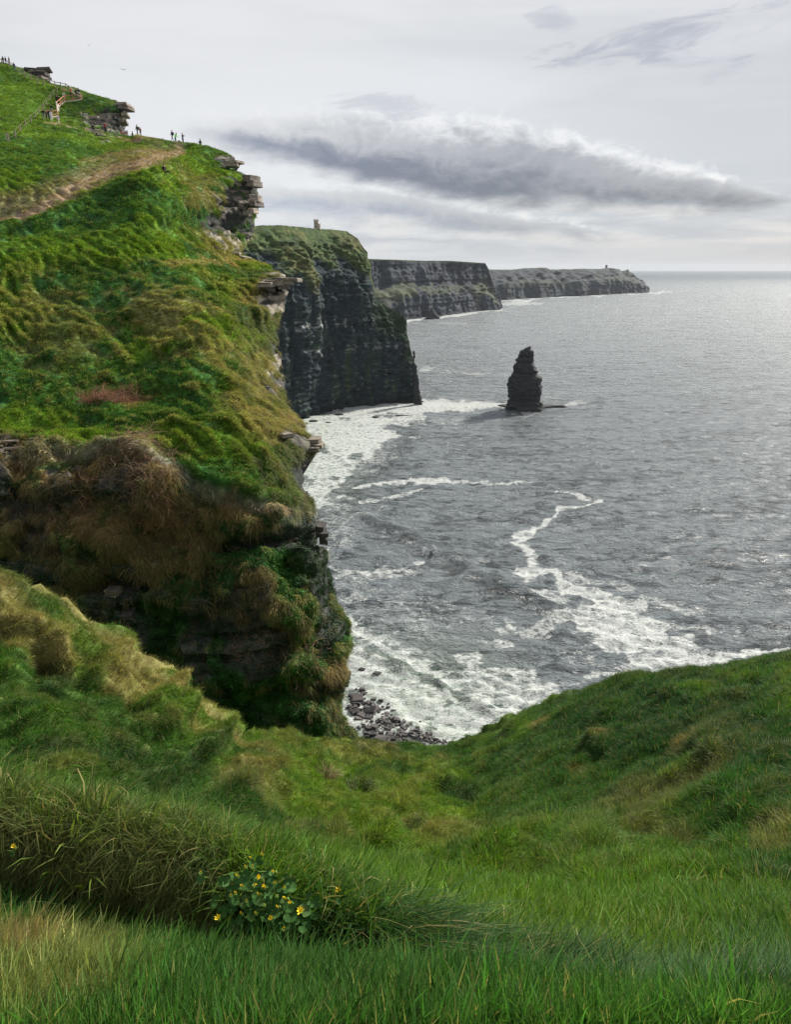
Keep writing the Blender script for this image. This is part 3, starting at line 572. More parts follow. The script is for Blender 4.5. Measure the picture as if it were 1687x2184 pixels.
c3, C3Q, _ = curtain('farthest_cliff', [(1000, 573), (1045, 574), (1090, 575), (1120, 572), (1165, 571), (1175, 575), (1230, 573), (1280, 573), (1300, 571), (1322, 574), (1326, 578), (1336, 576), (1340, 573), (1344, 580), (1350, 582), (1358, 590), (1372, 600), (1380, 610), (1385, 622)],
    [(1000, 646), (1068, 641), (1130, 636), (1230, 632), (1300, 628), (1388, 624)], 240, 60, lambda v, px: 90*v + np.where(v > .55, (v-.55)*500, 0), 20, 25, 300,
    far_colour((0.030, 0.036, 0.044), (0.07, 0.08, 0.05), [(1110, .5, 40, .14, .5), (1190, .5, 50, .16, .5), (1320, .6, 60, .3, .35)]), M_farcliff, 1500)
# ------------------------------------------------------------------ sea
SWELL = [(150, 1.0), (60, .5)]
sy = np.concatenate([[578.1, 578.5, 579.2, 580.2, 581.5], np.arange(583, 700, 2.0), np.arange(700, 1645, 2.35), [1700, 1800, 1950]])
sxx = np.concatenate([np.linspace(-1400, 420, 16)[:-1], np.linspace(420, 1720, 520), np.linspace(1720, 3100, 24)[1:]])
SX, SY = np.meshgrid(sxx, sy)
sd_ = dsea(SX, SY); S = at(SX, SY, sd_); S[..., 2] = 0
def wave(dirdeg, L, A, s, sharp=1.0):
    a = math.radians(dirdeg); ph = (S[..., 0]*math.cos(a)+S[..., 1]*math.sin(a))/L*2*math.pi + 2.6*fbm(S, 1/(L*3.2), 2, s)*2
    return A*(np.sin(ph))*(0.6+0.8*np.clip(fbm(S, 1/(L*4), 2, s+5)+.5, 0, 1))
near = sstep(sd_, 1600, 500)
Z = wave(100, 38, .38, 101) + wave(78, 23, .22, 102) + near*(wave(118, 13, .30, 103)+wave(60, 9, .22, 104)*sstep(sd_, 900, 300))
Z = Z + near*0.45*fbm(S*np.array([.6, 1.3, 1]), 1/6.0, 4, 105)*sstep(sd_, 900, 300)
def ridge(pts, r, h, asym=1.0):
    dd, t = polyline_dist(SX+14*pn(np.stack([SX/40, SY/40, SX*0], -1), 3), SY+12*pn(np.stack([SX/35, SY/35, SX*0+5], -1), 4), pts); e = np.interp(t, [0, .6, len(pts)-1.6, len(pts)-1], [0, 1, 1, 0]); return h*e*np.exp(-(dd/r)**2)
Z += ridge([(740, 1090), (800, 1120), (880, 1150), (950, 1190), (1020, 1230), (1100, 1265), (1170, 1300), (1230, 1330)], 17, 3.0)
Z += ridge([(1120, 1330), (1200, 1350), (1240, 1362)], 12, 1.2)
Z += ridge([(735, 1345), (775, 1372), (840, 1412), (900, 1440), (950, 1468), (1010, 1500), (1070, 1535)], 14, 1.5)*np.clip(.45+1.6*pn(np.stack([SX/70, SY/70, SX*0+2], -1), 8)*2, .1, 1.2)
Z += ridge([(650, 1140), (720, 1100), (760, 1060), (820, 1030)], 18, .6)
S[..., 2] = Z
fo = np.full(SX.shape, 0.0); gr = np.zeros(SX.shape)
wn = fbm(S, 1/14.0, 5, 111); wn2 = fbm(S, 1/50.0, 4, 112); pxn = fbm(np.stack([SX/60, SY/22, SX*0], -1), 1, 4, 113)
WX = fbm(np.stack([SX/45, SY/18, SX*0+9], -1), 1, 3, 131); WY = fbm(np.stack([SX/30, SY/14, SX*0+3], -1), 1, 3, 132)
def stroke(pts, k=1.0, rag=1.0):
    """foam line: points carry (px, py, half-width)"""
    global fo
    dd, t = polyline_dist(SX+9*WX, SY+5*WY, pts); ww = np.interp(t, np.arange(len(pts)), [p[2] for p in pts]); yy = np.interp(t, np.arange(len(pts)), [p[1] for p in pts])
    dd = dd*(1+0*yy); fo = np.maximum(fo, k*sstep(dd/ww + rag*(pxn*.9+wn*.5), 1.25, 0.25))
def fblob(x, y, rx, ry, a, k, rag=1.0):
    global fo
    fo = np.maximum(fo, k*blob(SX, SY, x, y, rx, ry, a, pxn*.8+wn*.5, rag))
# surf under the cliffs and the bay
fblob(730, 930, 130, 62, -12, 1.0, .7); fblob(850, 1300, 190, 70, 12, .36); fblob(700, 1120, 60, 70, 0, .45); fblob(800, 970, 60, 30, -30, .5); fblob(900, 868, 200, 14, -2, 1.0, .5); fblob(760, 900, 120, 26, -4, .9); fblob(690, 1000, 60, 70, 0, .9); fblob(660, 1060, 40, 60, 0, .8); fblob(1090, 862, 60, 7, 0, .6, .5)
stroke([(700, 875, 9), (800, 862, 10), (900, 858, 9), (1000, 862, 8), (1085, 865, 6)], 1.0, .6); stroke([(640, 900, 20), (720, 885, 12), (820, 880, 10)], 1.0, .5)
stroke([(760, 1040, 4), (830, 1028, 6), (920, 1026, 6), (1000, 1028, 3), (1080, 1030, 3), (1150, 1026, 2)], .95, .7)
stroke([(770, 1075, 4), (830, 1060, 5), (900, 1045, 3)], .75); stroke([(770, 1100, 3), (840, 1075, 3)], .6)
stroke([(1185, 1045, 2), (1215, 1052, 3), (1240, 1060, 6), (1285, 1070, 5), (1245, 1077, 3), (1190, 1085, 6), (1180, 1105, 6), (1145, 1125, 8), (1105, 1150, 20), (1130, 1180, 14), (1140, 1215, 20), (1125, 1235, 22)], 1.0, .6)
stroke([(1100, 1225, 12), (1180, 1215, 9), (1210, 1260, 22), (1270, 1270, 22), (1330, 1300, 34), (1370, 1350, 44), (1390, 1400, 46), (1480, 1400, 30), (1560, 1400, 14), (1680, 1385, 5)], .95, 1.0)
fblob(1350, 1350, 150, 60, 24, .95, .8); fblob(900, 1520, 260, 80, 22, .95, .7); fblob(1180, 1330, 120, 16, -22, .7); fblob(1110, 1350, 60, 14, 0, .7); fblob(1420, 1290, 90, 10, 15, .6); fblob(1480, 1340, 100, 10, 5, .55); fblob(1280, 1290, 130, 50, 20, .62); fblob(1400, 1420, 120, 22, -10, .8); fblob(1330, 1290, 60, 24, 10, .8)
fblob(830, 1225, 80, 12, -14, .6); fblob(760, 1225, 70, 10, -5, .55); fblob(760, 1280, 60, 20, 0, .45); fblob(1000, 1320, 90, 20, 10, .35); fblob(1250, 1400, 60, 20, 0, .4); fblob(980, 1200, 50, 8, 0, .4); stroke([(700, 1210, 5), (780, 1222, 4), (850, 1215, 6), (905, 1200, 5)], .8)
# breaker and the white beach water
stroke([(735, 1335, 20), (780, 1360, 18), (830, 1390, 14), (880, 1412, 14), (950, 1450, 17), (1010, 1490, 18), (1080, 1520, 26), (1150, 1500, 26)], 1.0, 1.0)
fblob(760, 1430, 110, 70, 10, .85); fblob(880, 1530, 200, 90, 20, 1.0, .6); fblob(1010, 1570, 160, 70, 0, 1.0, .5); fblob(800, 1560, 120, 70, 0, 1.1, .4); fblob(1060, 1450, 170, 40, 8, .75); fblob(700, 1340, 60, 30, 0, .9); fblob(1100, 1490, 120, 40, 0, .85); fblob(860, 1380, 70, 14, 20, .6)
# far foam
stroke([(860, 685, 4), (920, 678, 3), (980, 672, 3.4), (1040, 664, 3), (1075, 660, 2)], 1.0, .5); stroke([(1060, 642, 2), (1120, 640, 2.6), (1200, 634, 2), (1300, 628, 2), (1390, 624, 1.6), (1460, 622, 1)], .9, .6); fblob(1100, 648, 60, 5, 0, .7); fblob(960, 690, 80, 3, 0, .5)
fblob(905, 790, 14, 4, 0, .7); stroke([(900, 782, 2), (960, 792, 2), (1010, 797, 3), (1085, 800, 2)], .6, .9)
stroke([(1075, 868, 5), (1120, 880, 3), (1160, 866, 4), (1220, 862, 4)], .8, .5); fblob(1235, 858, 26, 3, 0, .6, .5); stroke([(1090, 886, 2), (1120, 889, 2), (1150, 882, 2)], .7, .5); fblob(1180, 845, 18, 6, 0, .45)
fblob(860, 890, 60, 12, -5, .8); fblob(930, 900, 60, 8, 0, .5)
fo = fo*.86
gr = np.clip(sstep(SY, 1250, 1500)*sstep(SX, 1250, 900)*.8 + sstep(SX, 880, 650)*sstep(SY, 860, 900)*sstep(SY, 1150, 1000)*.7, 0, 1)
SXw = SX+16*pxn; SYw = SY+14*pn(np.stack([SX/30, SY/30, SX*0+5], -1), 4)
gr = np.maximum(gr, 1.0*sstep(polyline_dist(SXw, SYw, [(735, 1352), (775, 1379), (840, 1419), (900, 1447), (950, 1475), (1010, 1507)])[0], 10, 3))
fo = fo*(1 - .8*sstep(polyline_dist(SXw, SYw, [(790, 1384), (840, 1415), (900, 1443), (945, 1468), (1000, 1500)])[0], 8, 3))
swell_shade_channel = np.zeros(SX.shape)   # shade painted on the swell faces and below the stack; dark cove channel
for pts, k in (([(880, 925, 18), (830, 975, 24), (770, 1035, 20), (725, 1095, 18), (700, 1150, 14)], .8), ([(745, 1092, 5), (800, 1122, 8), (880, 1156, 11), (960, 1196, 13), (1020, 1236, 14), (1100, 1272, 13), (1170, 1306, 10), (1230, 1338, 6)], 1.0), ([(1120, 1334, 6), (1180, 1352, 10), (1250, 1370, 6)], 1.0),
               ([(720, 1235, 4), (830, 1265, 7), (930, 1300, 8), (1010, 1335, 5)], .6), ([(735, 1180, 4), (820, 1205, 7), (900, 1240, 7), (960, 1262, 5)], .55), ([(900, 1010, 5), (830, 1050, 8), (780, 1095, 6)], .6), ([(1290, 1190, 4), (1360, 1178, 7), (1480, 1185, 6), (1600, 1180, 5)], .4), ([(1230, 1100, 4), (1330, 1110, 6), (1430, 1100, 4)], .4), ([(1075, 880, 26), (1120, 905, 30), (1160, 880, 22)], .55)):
    dd, t_ = polyline_dist(SX+8*WX, SY+4*WY, [p_[:2] for p_ in pts]); ww = np.interp(t_, np.arange(len(pts)), [p_[2] for p_ in pts]); swell_shade_channel = np.maximum(swell_shade_channel, .75*k*sstep(dd/(ww*1.25)+1.3*wn+.8*pxn, 1.2, .1))
m, b = new_mat('sea_water'); g = b.node('ShaderNodeNewGeometry').outputs['Position']
foam = b.attr('foam'); shal = b.attr('shallow')
gs = b.vm('MULTIPLY', g, (1.0, 1.5, 1.0))
gw = b.vm('MULTIPLY', g, (0.5, 0.95, 1.0)); h1 = b.noise(gw, 0.11, 6, 0.66, 0.6); h2 = b.noise(gw, 0.9, 5, 0.65, 0.3); h3 = b.noise(gs, 0.035, 3, .5)
hh = b.m('ADD', b.m('MULTIPLY', h1, 11.0), b.m('ADD', b.m('MULTIPLY', h2, 2.4), b.m('MULTIPLY', h3, 4.0)))
nrm = bump(b, hh, 1.0, 1.0)
lace = b.voro(b.vm('ADD', g, b.vm('SCALE', b.noise(g, 0.25, 3, .6, 0, 1), None, 5.0)), 0.16, 'DISTANCE_TO_EDGE')
fnz = b.noise(gs, 0.22, 8, 0.68, 0.8); fn2 = b.noise(gs, 1.1, 5, 0.6, 0.3)
t = b.m('ADD', foam, b.m('ADD', b.m('MULTIPLY', b.m('SUBTRACT', fnz, .5), 2.6), b.m('MULTIPLY', b.m('SUBTRACT', fn2, .5), 1.3)))
t = b.m('ADD', t, b.m('MULTIPLY', b.m('MULTIPLY', b.smooth(lace, .22, .0), .45), foam))
fm = b.m('MULTIPLY', b.smooth(t, .34, 1.2), b.smooth(foam, .02, .15))
chop = b.noise(gw, 0.16, 7, 0.72, 0.8); chop2 = b.noise(b.vm('MULTIPLY', g, (0.35, 1.0, 1.0)), 0.03, 5, .7, .5)
wdark = b.smooth(b.m('ADD', chop, b.m('MULTIPLY', b.m('SUBTRACT', chop2, .5), .5)), .36, .54)  # light and dark of the waves put into the water colour as streaks
wdark = b.m('MULTIPLY', wdark, b.m('SUBTRACT', 1.0, b.m('MULTIPLY', b.attr('clear'), .85)))  # painted swell shade and the channel darken the base colour
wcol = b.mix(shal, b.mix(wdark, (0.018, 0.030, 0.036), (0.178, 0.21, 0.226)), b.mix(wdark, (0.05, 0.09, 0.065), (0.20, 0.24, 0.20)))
wcol = b.mix(b.m('MULTIPLY', b.smooth(t, .2, .6), b.m('MULTIPLY', foam, .35)), wcol, (0.25, 0.29, 0.27))
fcol = b.mix(b.smooth(fn2, .35, .65), (0.30, 0.33, 0.315), (0.52, 0.53, 0.52))
fcol = b.mix(b.m('MULTIPLY', shal, b.smooth(fnz, .62, .38, 0, .75)), fcol, (0.30, 0.37, 0.29))
sgp = b.node('ShaderNodeSeparateXYZ'); b.l.new(g, sgp.inputs[0])   # waves too far off to be modelled count as roughness
wsh = principled(b, wcol, b.lin(sgp.outputs[1], 400, 5000, .26, .42), b.lin(sgp.outputs[1], 400, 3500, .8, .25), nrm, IOR=1.42)
dfs = b.node('ShaderNodeBsdfDiffuse'); b.put(dfs.inputs[0], b.mix(.35, wcol, (.12, .14, .17))); mf = b.node('ShaderNodeMixShader'); b.put(mf.inputs[0], b.smooth(sgp.outputs[1], 1200, 14000, 0, .85)); b.l.new(wsh, mf.inputs[1]); b.l.new(dfs.outputs[0], mf.inputs[2]); wsh = mf.outputs[0]   # far waves hide each other: less mirror
fsh = principled(b, fcol, 0.85, 0.2, bump(b, b.m('ADD', fnz, fn2), .6, .6))
mx = b.node('ShaderNodeMixShader'); b.l.new(fm, mx.inputs[0]); b.l.new(wsh, mx.inputs[1]); b.l.new(fsh, mx.inputs[2]); out_surface(b, mx.outputs[0])
sea = struct(grid_obj('sea', S, m, {'foam': fo, 'shallow': gr, 'clear': swell_shade_channel}, flip=True))  # 'clear' holds the painted swell shade and the dark channel
# ------------------------------------------------------------------ sea stack and its shelf
def stack_mesh(name, prof, d, mat, nang=80, nrow=110, asp=0.8, rough=1.0, zl=2.2, seed=0):
    """prof: (py, left px, right px) from top to foot"""
    pr = np.array(prof, float); yy = np.linspace(pr[0, 0], pr[-1, 0], nrow); L = np.interp(yy, pr[:, 0], pr[:, 1]); R = np.interp(yy, pr[:, 0], pr[:, 2])
    a = np.linspace(0, 2*math.pi, nang, endpoint=False); V = []
    base = at((L[-1]+R[-1])/2, yy[-1], d)
    for j in range(nrow):
        pl = at(L[j], yy[j], d); p_r = at(R[j], yy[j], d); cx_ = (pl[0]+p_r[0])/2; rx = (p_r[0]-pl[0])/2; z = pl[2]
        se = np.sign(np.cos(a))*np.abs(np.cos(a))**.75, np.sign(np.sin(a))*np.abs(np.sin(a))**.75
        V.append(np.stack([cx_+rx*se[0], d+rx*asp*se[1], np.full(nang, z)], -1))
    V = np.array(V); c = V.mean(1, keepdims=True); n = V-c; n[..., 2] = 0; rr = np.linalg.norm(n, axis=-1, keepdims=True); n = n/(rr+1e-9)
    lay = np.floor(V[..., 2]/zl); led = cellrand(lay.astype(np.int64), 9+seed)-.5 + .9*pn(np.stack([V[..., 0]*.25, V[..., 1]*.25, lay*3.3], -1), 77)
    dd = rough*(1.7*led + 1.0*fbm(V, .12, 4, 78) + .9*fbm(V*np.array([1, 1, .5]), .45, 3, 79)); dd = np.minimum(dd, rr[..., 0]*.6); V = V + n*dd[..., None]
    i = np.arange(nrow*nang).reshape(nrow, nang); i2 = np.roll(i, -1, 1)
    q = np.stack([i[:-1], i[1:], i2[1:], i2[:-1]], -1).reshape(-1, 4)
    VV = V.reshape(-1, 3); me = mesh_np(name, VV, q, mat, False)
    bm = bmesh.new(); bm.from_mesh(me); bm.verts.ensure_lookup_table(); bm.faces.new([bm.verts[k] for k in range(nang)]); bm.normal_update(); bm.to_mesh(me); bm.free()
    return me, Vector(base)
def centred(name, me, base, **kw):
    o = obj(name, me); me.transform(Matrix.Translation(-base)); o.location = base; tag(o, **kw); return o
dst = float(dsea(1120, 872))
me, bs = stack_mesh('sea_stack', [(739, 1125, 1131), (744, 1119, 1133), (750, 1113, 1134), (757, 1109, 1135), (763, 1105, 1136), (768, 1100, 1137), (784, 1098, 1140), (792, 1097, 1146), (798, 1092, 1148), (804, 1090, 1153), (812, 1085, 1152), (820, 1083, 1153), (832, 1086, 1156), (845, 1086, 1153), (858, 1085, 1153), (864, 1082, 1155), (872, 1080, 1160)], dst, M_stack, 60, 100, rough=1.45, zl=3.0)
centred('sea_stack', me, bs, label='tall black sea stack rising from the bay beyond the headland', cat='sea stack')
def pinnacle(name, prof, d, label, zl=2., **k):
    me, bs = stack_mesh(name, prof, d, M_stack, 28, 40, zl=zl, **k); return centred(name, me, bs, label=label, cat='rock pinnacle')
pinnacle('rock_pinnacle', [(748, 881, 884), (752, 879, 885), (758, 882, 886), (768, 880, 884), (775, 878, 887), (810, 880, 892), (862, 884, 900)], float(dsea(896, 862)), 'slender dark rock finger at the seaward edge of the tower cliff')
me, bs = stack_mesh('sea_stack', [(657, 920, 922), (663, 917, 925), (670, 913, 930), (676, 910, 936), (680, 906, 938)], float(dsea(922, 680)), M_stack, 24, 20, rough=4, zl=9)
centred('sea_stack', me, bs, label='small pointed sea stack in the surf below the middle cliff', cat='sea stack')
for (x, y, L, wd) in ((1168, 866, 48, 5), (1085, 868, 26, 4)):
    pass
# ------------------------------------------------------------------ grass and plants (instanced tufts)
def grass_mat(name, trans=0.46, rough=0.62, spec=0.18):
    m, b = new_mat(name); c = b.attr('tint', 'INSTANCER', 'Color'); r = b.attr('rnd'); h = b.attr('hgt')
    k = b.lin(r, 0, 1, 0.65, 1.35); c = b.mix(1.0, c, b.comb(k, k, k), 'MULTIPLY')
    c = b.mix(b.m('MULTIPLY', b.smooth(r, .86, .92), .75), c, tuple(STRAW*.95))           # dead blades
    c = b.mix(b.m('MULTIPLY', b.smooth(h, .6, 1.0), .25), c, (0.17, 0.27, 0.06))          # yellowing tips
    p = principled(b, c, rough, spec)
    t = b.node('ShaderNodeBsdfTranslucent'); b.l.new(b.mix(1.0, c, (1.0, 1.0, .6), 'MULTIPLY'), t.inputs[0])
    mx = b.node('ShaderNodeMixShader'); mx.inputs[0].default_value = trans; b.l.new(p, mx.inputs[1]); b.l.new(t.outputs[0], mx.inputs[2]); out_surface(b, mx.outputs[0]); return m
M_grass = grass_mat('grass_blades'); M_leafy = grass_mat('small_leaves', .2, .7, .2)
PROT = {}
def tuft(n, h, wd, rad, lean, droop, seed, segs=4, mat=None, fan=1.0):
    r = np.random.RandomState(seed); V = []; F = []; H = []; R = []
    for i in range(n):
        a = r.uniform(0, 2*math.pi); rr = rad*math.sqrt(r.uniform()); bx, by = rr*math.cos(a), rr*math.sin(a)
        hh = h*r.uniform(.55, 1.1); da = a+r.normal(0, .7) ; dx, dy = math.cos(da)*fan*.35, math.sin(da)*fan*.35; dx += lean*r.uniform(.5, 1.2)
        dr = droop*r.uniform(.3, 1.3); ww = wd*r.uniform(.6, 1.3); rn = r.uniform(); wa = r.uniform(0, math.pi)
        sxx_, syy_ = math.cos(wa), math.sin(wa); x = bx; y = by; z = -h*.08; b0 = len(V); sl = hh/segs*1.05
        dirv_ = np.array([dx*.5, dy*.5, 1.0])
        for k in range(segs+1):
            t = k/segs; w_ = ww*(1-t**1.6)*.5+.0002
            V.append((x-sxx_*w_, y-syy_*w_, z)); V.append((x+sxx_*w_, y+syy_*w_, z)); H += [t, t]; R += [rn, rn]
            dv = dirv_ + np.array([dx, dy, -1.0*dr])*(t*1.5)*(1.0 if droop else .4); dv /= np.linalg.norm(dv)
            x += dv[0]*sl; y += dv[1]*sl; z += dv[2]*sl
        for k in range(segs): F.append((b0+2*k, b0+2*k+1, b0+2*k+3, b0+2*k+2))
    return mesh_np('grass_tuft', np.array(V), np.array(F), mat or M_grass, True, {'hgt': np.array(H), 'rnd': np.array(R)})
def leafclump(n, rad, ls, seed, mat=None, stems=0):
    r = np.random.RandomState(seed); V = []; F = []; H = []; R = []
    for i in range(n):
        p = r.normal(0, 1, 3); p /= np.linalg.norm(p); p = p*rad*r.uniform(.5, 1); p[2] = abs(p[2])*.7
        nn = p/np.linalg.norm(p)+r.normal(0, .5, 3); nn /= np.linalg.norm(nn); u = np.cross(nn, r.normal(0, 1, 3)); u /= np.linalg.norm(u); v = np.cross(nn, u); s = ls*r.uniform(.6, 1.2); b0 = len(V); rn = r.uniform(0, .78)
        for (a_, c_) in ((-.9, 0), (-.3, -.6), (.6, -.5), (1, 0), (.6, .5), (-.3, .6)): V.append(p+u*a_*s+v*c_*s+nn*s*.2*abs(c_)); H.append(.3); R.append(rn)
        F.append((b0, b0+1, b0+2, b0+3)); F.append((b0, b0+3, b0+4, b0+5))
    return mesh_np('leaf_clump', np.array(V), np.array(F), mat or M_leafy, False, {'hgt': np.array(H), 'rnd': np.array(R)})
def twigs(n, L, rad, wd, seed, mat):
    r = np.random.RandomState(seed); V = []; F = []; H = []; R = []
    for i in range(n):
        p = r.normal(0, rad, 3); p[2] = abs(p[2])*.5; d = r.normal(0, 1, 3); d[2] = d[2]*.5+.15; d /= np.linalg.norm(d); b0 = len(V); w_ = wd*r.uniform(.5, 1.2); rn = r.uniform(0, .75); l = L*r.uniform(.5, 1.2)
        for k in range(7):
            t = k/6; ww = w_*(1-t*.7); s = np.cross(d, (0.3, .2, 1)); s /= np.linalg.norm(s)+1e-9; q = np.cross(s, d)
            V += [p+s*ww, p-s*ww*.5+q*ww*.8, p-s*ww*.5-q*ww*.8]; H += [.2]*3; R += [rn]*3
            p = p+d*l/6; d = d+r.normal(0, .28, 3)+np.array([0, 0, -.10]); d /= np.linalg.norm(d)
        for k in range(6):
            for a_, c_ in ((0, 1), (1, 2), (2, 0)): F.append((b0+3*k+a_, b0+3*k+c_, b0+3*k+3+c_, b0+3*k+3+a_))
    return mesh_np('bramble_stems', np.array(V), np.array(F), mat, True, {'hgt': np.array(H), 'rnd': np.array(R)})
def family(key, meshes):
    col_ = bpy.data.collections.new('kinds_'+key)
    for i, me in enumerate(meshes): col_.objects.link(bpy.data.objects.new('%s_%02d' % (key, i), me))
    PROT[key] = (col_, len(meshes))
M_twig, b = new_mat('dead_stems'); out_surface(b, principled(b, b.mix(1.0, b.attr('tint', 'INSTANCER', 'Color'), b.mix(b.attr('rnd'), (.6, .6, .6), (1.5, 1.4, 1.3)), 'MULTIPLY'), .8, .2))
family('lawn', [tuft(34, .088, .0040, .055, .35, .5, 100+i, 3) for i in range(6)])
family('long', [tuft(22, .30, .0075, .05, .5, 1.2, 120+i, 6) for i in range(6)])
family('mat', [tuft(34, .34, .0032, .07, 1.3, 1.3, 130+i, 6) for i in range(5)])
family('mead', [tuft(24, .13, .0078, .11, .45, .7, 140+i, 3) for i in range(6)])
family('comb', [tuft(30, .24, .0065, .12, 1.3, 1.0, 150+i, 4) for i in range(5)])
family('sward', [tuft(18, .25, .034, .28, .8, .8, 160+i, 3) for i in range(6)])
family('hang', [tuft(20, .52, .026, .20, 1.1, 1.9, 170+i, 5) for i in range(6)])
family('leaf', [leafclump(26, .17, .035, 180+i) for i in range(5)])
family('twig', [twigs(12, 1.0, .30, .010, 190+i, M_twig) for i in range(5)])
def cells(P):
    a = np.linalg.norm(np.cross(P[1:, :-1]-P[:-1, :-1], P[:-1, 1:]-P[:-1, :-1]), axis=-1); return a
def sample(P, arrs, weight, n, rng):
    wgt = (cells(P)*weight[:-1, :-1]).ravel(); wgt = wgt/wgt.sum(); k = rng.choice(len(wgt), n, p=wgt); r_, c_ = np.divmod(k, P.shape[1]-1)
    u = rng.uniform(size=n)[:, None]; v = rng.uniform(size=n)[:, None]
    def g(A):
        if A.ndim == 2: A = A[..., None]
        return A[r_, c_]*(1-u)*(1-v)+A[r_, c_+1]*u*(1-v)+A[r_+1, c_]*(1-u)*v+A[r_+1, c_+1]*u*v
    return g(P), [g(A) for A in arrs]
def euler_from(Z, X):
    Z = Z/np.linalg.norm(Z, axis=1, keepdims=True); X = X - Z*(X*Z).sum(1, keepdims=True); X /= np.linalg.norm(X, axis=1, keepdims=True)+1e-9; Y = np.cross(Z, X)
    m00, m10, m20 = X[:, 0], X[:, 1], X[:, 2]; m21 = Y[:, 2]; m22 = Z[:, 2]
    return np.stack([np.arctan2(m21, m22), -np.arcsin(np.clip(m20, -1, 1)), np.arctan2(m10, m00)], -1)
def scatter(name, key, P, Z, X, S_, C_, rng, label=None, yaw=.6):
    n = len(P); X = X/(np.linalg.norm(X, axis=1, keepdims=True)+1e-9); an = rng.normal(0, yaw, n)
    side = np.cross(Z, X); X = X*np.cos(an)[:, None]+side*np.sin(an)[:, None]
    E = euler_from(Z, X); me = bpy.data.meshes.new(name); me.vertices.add(n); me.vertices.foreach_set('co', np.ascontiguousarray(P, np.float32).ravel())
    def add(nm, typ, fld, arr): a = me.attributes.new(nm, typ, 'POINT'); a.data.foreach_set(fld, np.ascontiguousarray(arr).ravel())
    add('rot', 'FLOAT_VECTOR', 'vector', E.astype(np.float32)); add('scl', 'FLOAT', 'value', S_.astype(np.float32)); c4 = np.ones((n, 4), np.float32); c4[:, :3] = np.clip(C_, .003, .6); add('tint', 'FLOAT_COLOR', 'color', c4)
    col_, cnt = PROT[key]; add('vid', 'INT', 'value', rng.randint(0, cnt, n).astype(np.int32))
    o = link(bpy.data.objects.new(name, me)); o['kind'] = 'stuff'
    if label: o['label'] = label
    key2 = 'gn_'+key; ng = bpy.data.node_groups.get(key2)
    if ng is None:
        ng = bpy.data.node_groups.new(key2, 'GeometryNodeTree'); ng.interface.new_socket('Geometry', in_out='INPUT', socket_type='NodeSocketGeometry'); ng.interface.new_socket('Geometry', in_out='OUTPUT', socket_type='NodeSocketGeometry')
        N = ng.nodes; L = ng.links; gi = N.new('NodeGroupInput'); go = N.new('NodeGroupOutput'); ip = N.new('GeometryNodeInstanceOnPoints'); ci = N.new('GeometryNodeCollectionInfo')
        ci.inputs['Collection'].default_value = col_; ci.inputs['Separate Children'].default_value = True; ci.inputs['Reset Children'].default_value = True
        def na(nm, t): q = N.new('GeometryNodeInputNamedAttribute'); q.data_type = t; q.inputs[0].default_value = nm; return [s for s in q.outputs if s.enabled and s.name == 'Attribute'][0]
        er = N.new('FunctionNodeEulerToRotation'); L.new(na('rot', 'FLOAT_VECTOR'), er.inputs[0]); L.new(er.outputs[0], ip.inputs['Rotation'])
        L.new(na('scl', 'FLOAT'), ip.inputs['Scale']); L.new(na('vid', 'INT'), ip.inputs['Instance Index']); ip.inputs['Pick Instance'].default_value = True
        L.new(gi.outputs[0], ip.inputs['Points']); L.new(ci.outputs[0], ip.inputs['Instance']); L.new(ip.outputs[0], go.inputs[0])
    md = o.modifiers.new('scatter', 'NODES'); md.node_group = ng; return o
UP = np.array([0, 0, 1.0])
def downhill(N_): d = N_*N_[:, 2:3]-UP; return -(-d) if False else (N_*N_[:, 2:3]-UP)*1.0
def dens(P): return 1.0/np.maximum((P[..., 0]**2+P[..., 1]**2), .5)
# --- near turf at the photographer's feet: short dense blades
trr = np.repeat(tr[:, None], F1.shape[1], 1); ing = (fx > -60) & (fx < 1750) & (fy < 2330); inw = ((fx > -350) & (fx < 2050)).astype(float); inw = np.where((inw < .5) & (np.abs(F1[..., 0]) < 3.4) & (F1[..., 1] < 3.6) & (F1[..., 1] > .6), .45, inw); inw = np.where((inw < .2) & (fx > -900) & (fx < 3200) & (F1[..., 1] >= 3.5) & (F1[..., 1] < 14), .25, inw)
def fgrass(name, key, n, rowlo, rowhi, soft, pw, scale, windx, upn=.55, cmul=1.0, label=None, extra=None, jit=.22, yaw=.6, addc=None, lift=0.0):
    rng = np.random.RandomState(abs(hash(name)) % 1000 if False else sum(map(ord, name)))
    W = sstep(trr, rowlo-soft, rowlo+soft)*sstep(trr, rowhi+soft, rowhi-soft)*inw*(dens(F1-np.array([0, 0, CAM_Z]))**pw)
    if extra is not None: W = W*extra
    P, (N_, C_, G_) = sample(F1, [fn, FC, g2], W, n, rng)
    N_ = N_/np.linalg.norm(N_, axis=1, keepdims=True)
    Z_ = N_*upn+UP*(1-upn)*.8+rng.normal(0, .12, (n, 3)); Z_ /= np.linalg.norm(Z_, axis=1, keepdims=True)
    X_ = np.asarray(windx)[None]+downhill(N_)*1.0+rng.normal(0, .15, (n, 3))
    S_ = scale*np.exp(rng.normal(0, jit, n)); C_ = C_*cmul*np.exp(rng.normal(0, .22, (n, 1)))*np.exp(rng.normal(0, .06, (n, 3)))
    if addc is not None: C_ = C_*.5+np.asarray(addc)*.5
    return scatter(name, key, P+np.array([0, 0, lift]), Z_, X_, S_, C_, rng, label, yaw)
fgrass('lawn_grass', 'lawn', 25000, 1.2, 3.05, .15, .55, .95, (.7, .35, 0), .3, 1.0, 'short green turf at the bottom edge of the picture', extra=lawnm)
noplant = 1-.985*blob(fx, fy, 560, 1900, 92, 125, 0, None)
